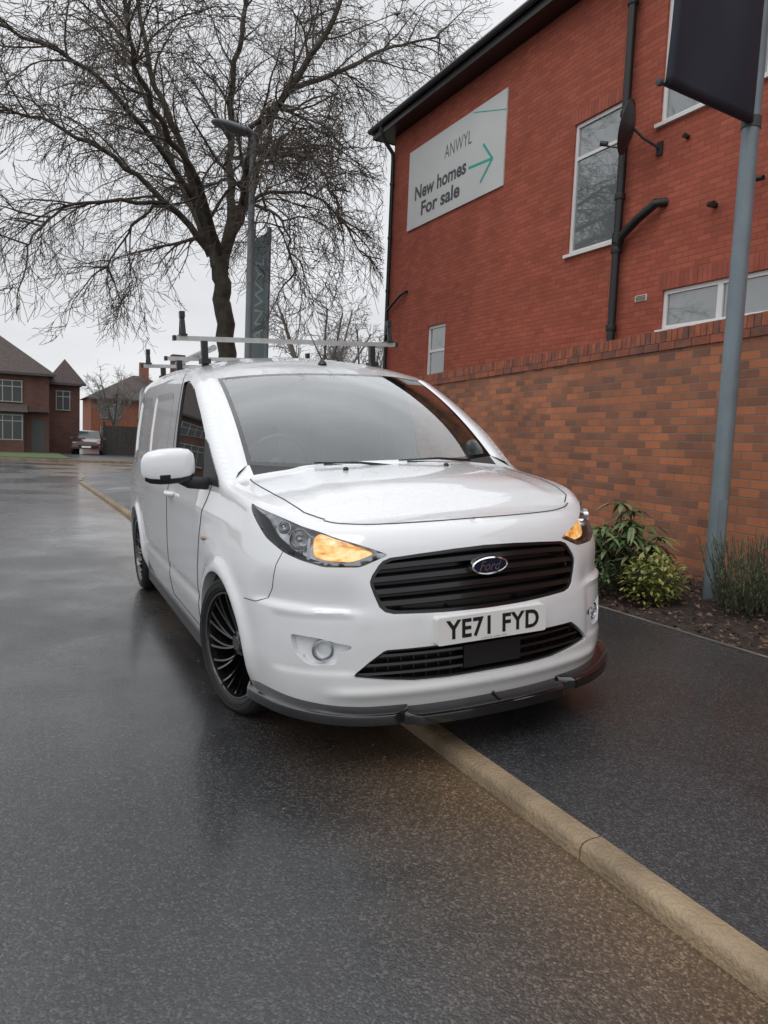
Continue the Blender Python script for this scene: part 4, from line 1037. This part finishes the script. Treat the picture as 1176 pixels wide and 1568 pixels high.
def mirror(sg,c,yaw):
    m=empty('mirror_pivot',c,(0,0,yaw),van); m.name='mirror_r' if sg<0 else 'mirror_l'
    mb=MB(); V=[];K=24
    secs=[(-.135,.30),(-.130,.50),(-.118,.72),(-.095,.88),(-.05,.98),(0,1),(.05,.98),(.09,.88),(.112,.66),(.12,.35)]
    for (x,f) in secs:
        for a in range(K):
            t=2*math.pi*a/K; c_,s_=math.cos(t),math.sin(t); ex=.62
            yy=.075*f*math.copysign(abs(c_)**ex,c_)*(1 if c_<0 else .55); zz=.088*f*math.copysign(abs(s_)**ex,s_)
            V.append((x,yy,zz+.02*(x/.13)*(-1 if sg<0 else 1)*-.3))
    for i in range(len(secs)-1):
        for a in range(K):
            z=(V[i*K+a][2]+V[i*K+(a+1)%K][2])/2
            mb.add([V[i*K+a],V[i*K+(a+1)%K],V[i*K+K+(a+1)%K],V[i*K+K+a]],[(0,1,2,3)],1 if z<-.048 else 0)
    mb.add(V[:K],[tuple(range(K))],0); mb.add(V[-K:],[tuple(range(K))],0)
    mb.obj('housing',[M['whitep'],M['plastic']],m,True,True,.0003)
    mb=MB(); mb.tube([(.03*-sg,.01,-.06),(.09*-sg,.02,-.085),(.17*-sg,.04,-.095),(.23*-sg,.06,-.09)],[.02,.03,.032,.03],12)
    mb.obj('stalk',[M['plastic']],m,smooth=True)
mirror(-1,(-1.055,1.24,1.160),rad(-6))
mirror(1,(.955,1.68,1.150),rad(75))
tl=np.array([-1,-.965]+list(np.linspace(-.94,.94,30))+[.965,1]); vl=np.array([0,.03]+list(np.linspace(.06,.94,20))+[.965,1])
V=[W(t,v)+Vector((0,.0,.001)) for v in vl for t in tl]; F=[];MI=[]
k=len(tl)
for i in range(len(vl)-1):
    for j in range(k-1):
        F.append((i*k+j,i*k+j+1,i*k+k+j+1,i*k+k+j)); MI.append(1 if (j==0 or j==k-2 or i==0 or i==len(vl)-2) else 0)
mesh_obj('windscreen',V,F,[M['glass'],M['gloss']],van,True,MI)
mb=MB()
def wiper(x0,x1,v0,v1):
    a=W(x0,v0)+Vector((0,-.025,.012));b=W(x1,v1)+Vector((0,-.02,.012)); mb.tube([a,a.lerp(b,.5)+Vector((0,-.02,.012)),b],[.009,.007,.004],6); 
    mb.tube([a.lerp(b,.2)+Vector((0,0,-.01)),b+Vector((.05,0,-.008))],.005,6)
wiper(.10,-.55,-.02,.02); wiper(.72,.10,-.02,.03)
for sx in (-.28,.28):
    mb.lathe([(.014,0),(.013,.010),(.006,.016),(.001,.016)],(sx,.86,bonnet_z(abs(sx),.86)),(0,0,1),12)
ab=Vector(roof_pt(Et[jb+6],0.06)); mb.lathe([(.03,0),(.025,.015),(.012,.03),(.008,.04)],ab,(0,.1,1),12); mb.tube([ab+Vector((0,0,.03)),ab+Vector((-.02,.2,.24))],[.006,.003],6)
mb.obj('wipers_aerial',[M['black']],van,smooth=True)
mb=MB()
def rbar(yb,z,hw,stops,sh):
    mb.box((-hw,yb-.02,z-.014),(hw,yb+.02,z+.014),0)
    for sg in (1,-1):
        mb.box((sg*hw-.010,yb-.022,z-.016),(sg*hw+.010,yb+.022,z+.016),1)
        mb.box((sg*.60-.020,yb-.02,1.74),(sg*.60+.020,yb+.02,z-.015),1)
        mb.box((sg*.60-.03,yb-.05,1.755),(sg*.60+.03,yb+.05,1.785),1)
        if stops:
            X=sg*(hw-.055)
            for (ya,yb2,yc,yd) in ((-.035,-.016,-.012,.002),(.045,.064,.0,.014)):
                mb.add([(X-.016,yb+ya,z+.014),(X+.016,yb+ya,z+.014),(X+.016,yb+yb2,z+.014),(X-.016,yb+yb2,z+.014),(X-.013,yb+yc,z+sh-.02),(X+.013,yb+yc,z+sh-.02),(X+.013,yb+yd,z+sh-.02),(X-.013,yb+yd,z+sh-.02)],[(0,3,2,1),(4,5,6,7),(0,1,5,4),(1,2,6,5),(2,3,7,6),(3,0,4,7)],1)
            mb.box((X-.016,yb-.022,z+sh-.04),(X+.016,yb+.024,z+sh),1); mb.box((X-.024,yb-.04,z+.0145),(X+.024,yb+.07,z+.026),1)
            mb.box((X-.012,yb-.02,z+sh*.45),(X+.012,yb+.03,z+sh*.45+.012),1)
rbar(2.50,1.915,.79,True,.17); rbar(3.45,1.865,.70,False,.1); rbar(4.25,1.865,.775,True,.14)
mb.tube([(-.45,2.9,1.90),(-.45,4.4,1.90)],.022,10,0)
mb.obj('roof_rack',[M['galv'],M['black']],van)
def split(mb,s0,s1,z0f,out_,th,m=0,n=70,din=.06):
    V=[]; ss=np.linspace(s0,s1,n)
    for s in ss:
        z0=z0f(s); e=min(1,(min(s-s0,s1-s))/.06*.7+.3)
        for (d,dz) in ((din,.030),(-.004,.028),(-out_*.80*e,.016),(-out_*.97*e,.010),(-out_*e,.002),(-out_*e,-th),(-out_*.8*e,-th-.004),(din,-th)):
            p=MAP(s,.26,0); q=MAP(s,.26,1.); nrm=(q-p); v=p+nrm*d; v[2]=z0+dz; V.append(v)
    F=[]
    for i in range(n-1):
        for j in range(8): F.append((i*8+j,i*8+(j+1)%8,i*8+8+(j+1)%8,i*8+8+j))
    F.append(tuple(range(8)));F.append(tuple((n-1)*8+j for j in range(8)))
    mb.add(V,F,m)
mb=MB(); zf0=lambda s:.213+.040*float(sm(.5,1.1,abs(s)))
split(mb,-1.14,-.37,zf0,.058,.026); split(mb,.37,1.14,zf0,.058,.026); split(mb,-.40,.40,lambda s:.203,.068,.026)
for s0 in (.02,.90):
    p=MAP(s0,.26,0);q=MAP(s0,.26,1.);nr=Vector(q-p);tn=Vector((nr.y,-nr.x,0))*.005; p=Vector(p); z0=float(zf0(s0)); hh=.035 if abs(s0)<.5 else .05
    B=[p-nr*.05,p+nr*.03]; V=[]
    for b in B:
        for sgn in (-1,1): V+= [b+tn*sgn]
    V=[Vector((v.x,v.y,z0)) for v in V]+[Vector((v.x,v.y,z0+(hh if i>1 else .014))) for i,v in enumerate(V)]
    mb.add(V,[(0,1,3,2),(4,5,7,6),(0,1,5,4),(2,3,7,6),(0,2,6,4),(1,3,7,5)])
autosmooth(mb.obj('front_splitter',[M['gloss']],van),35)
mb=MB()
for sg in (1,-1):
    mb.box((sg*.88-.02,1.32,.165),(sg*.88+.02,3.50,.235))
mb.box((-.62,.40,.20),(.62,4.6,.34)); mb.box((-.82,1.32,.18),(.82,3.5,.30))
mb.obj('underbody',[M['black']],van)
mb=MB()
for yy in WHY:
    for sg in (1,-1):
        aa=np.linspace(-.30,math.pi+.30,25); V=[];n=len(aa)
        for xo in (.850,.56):
            for t in aa: V.append((sg*xo,yy+.385*math.cos(t),.33+.385*math.sin(t)))
        F=[(i,i+1,n+i+1,n+i) for i in range(n-1)]+[tuple(range(n,2*n))]
        mb.add(V,F)
mb.obj('wheel_wells',[mat('well_black',(.008,.008,.008),.9)],van,recalc=False)
def wheel(name,c,sg,steer,nsp=12):
    m=empty(name,c,(0,0,steer),van); ax=(sg,0,0)
    mb=MB(); mb.lathe([(.250,-.01),(.256,.004),(.265,.008),(.290,.012),(.312,.006),(.324,-.012),(.331,-.035),(.332,-.10),(.331,-.165),(.32,-.20),(.25,-.215)],(0,0,0),ax,72)
    for r in (.275,.30): mb.lathe([(r-.002,.0105),(r,.0135),(r+.002,.0105)],(0,0,0),ax,72)
    mb.obj('tyre',[M['rubber']],m,smooth=True)
    mb=MB(); mb.lathe([(.254,-.004),(.252,.005),(.243,.004),(.239,-.006),(.232,-.06),(.228,-.20)],(0,0,0),ax,72)
    mb.lathe([(.001,-.028),(.030,-.028),(.034,-.032),(.05,-.036),(.06,-.046),(.06,-.08)],(0,0,0),ax,30)
    for i in range(nsp*2):
        a0=2*math.pi*(i//2)/nsp; pair=(i%2)
        V=[]; n=8
        for k in range(n+1):
            t=k/n; r=.05+(.242-.05)*t; a=a0+(.30*t+(.02+.20*t)*pair)*sg*-1; h=-.052+.044*t**1.3; wd=.0042+.0040*t
            u=Vector((0,math.cos(a),math.sin(a))); tn=Vector((0,-math.sin(a),math.cos(a)))
            for (dt,dh) in ((-wd,-.034),(-wd*.6,0),(wd*.7,-.003),(wd,-.034)): V.append(u*r+tn*dt+Vector((sg*(h+dh),0,0)))
        F=[]
        for k in range(n):
            for j in range(4): F.append((k*4+j,k*4+(j+1)%4,k*4+4+(j+1)%4,k*4+4+j))
        mb.add(V,F)
    autosmooth(mb.obj('rim',[M['wheel']],m),30)
    mb=MB(); mb.lathe([(.001,-.12),(.15,-.12),(.15,-.14),(.001,-.14)],(0,0,0),ax,40,0); mb.lathe([(.001,-.15),(.23,-.15),(.23,-.16)],(0,0,0),ax,40,1)
    for i in range(5):
        a=2*math.pi*i/5; mb.lathe([(.008,-.03),(.008,-.036)],(0,.042*math.cos(a),.042*math.sin(a)),ax,8,0)
    mb.obj('brake',[M['disc'],M['black']],m,recalc=False)
wheel('wheel_front_r',(-.872,.88,.33),-1,rad(14)); wheel('wheel_front_l',(.872,.88,.33),1,rad(14))
wheel('wheel_rear_r',(-.912,3.942,.33),-1,0); wheel('wheel_rear_l',(.912,3.942,.33),1,0)
# interior
mb=MB()
mb.box((-.80,1.0,.45),(.80,2.65,.5),0); mb.box((-.74,2.62,.5),(.74,2.66,1.68),1)
V=[];F=[];prof=[(1.12,1.10),(1.35,1.11),(1.52,1.09),(1.58,1.03),(1.60,.85),(1.5,.6)]
for x_ in np.linspace(-.74,.74,15):
    for (yy,zz) in prof: V.append((x_,yy,zz+(.035 if abs(x_+.38)<.16 and yy>1.3 and zz>1 else 0)))
n=len(prof)
for i in range(14):
    for j in range(n-1): F.append((i*n+j,i*n+j+1,i*n+n+j+1,i*n+n+j))
mb.add(V,F,0)
mb.box((-.25,1.2,1.125),(-.05,1.32,1.13),2)
mb.obj('cab_interior',[M['interior'],M['bulk'],mat('paper',(.6,.6,.58),.8)],van)
def seat(x_,wd):
    for lo,hi in (((x_-wd,2.0,.72),(x_+wd,2.5,.88)),((x_-wd,2.42,.85),(x_+wd,2.56,1.36)),((x_-.12,2.45,1.38),(x_+.12,2.54,1.56))):
        o=box('seat',lo,hi,M['seat'],van); bevel(o,.05,3); autosmooth(o)
seat(-.38,.25); seat(.38,.26)
mb=MB(); c0=Vector((-.38,1.70,1.12)); ax=Vector((0,.9,.42)).normalized(); u=Vector((1,0,0)); v_=ax.cross(u)
mb.tube([c0+(u*math.cos(t)+v_*math.sin(t))*.185 for t in np.linspace(0,2*math.pi,33)],.015,8); mb.tube([c0-u*.18,c0-ax*.05,c0+u*.18],.014,6); mb.tube([c0,c0-ax*.2],.04,8)
mb.lathe([(.001,0),(.06,0),(.06,-.04),(.001,-.04)],c0,ax,16)
mb.obj('steering_wheel',[M['black']],van,smooth=True)
mb=MB(); mb.box((-.12,1.80,1.47),(.12,1.83,1.54)); mb.tube([(0,1.81,1.53),(0,1.77,1.61)],.012,6)
for sg in (-1,1): mb.box((sg*.34-.2,2.0,1.60),(sg*.34+.2,2.14,1.615))
mb.obj('rear_view_mirror',[M['black']],van)
print('done')
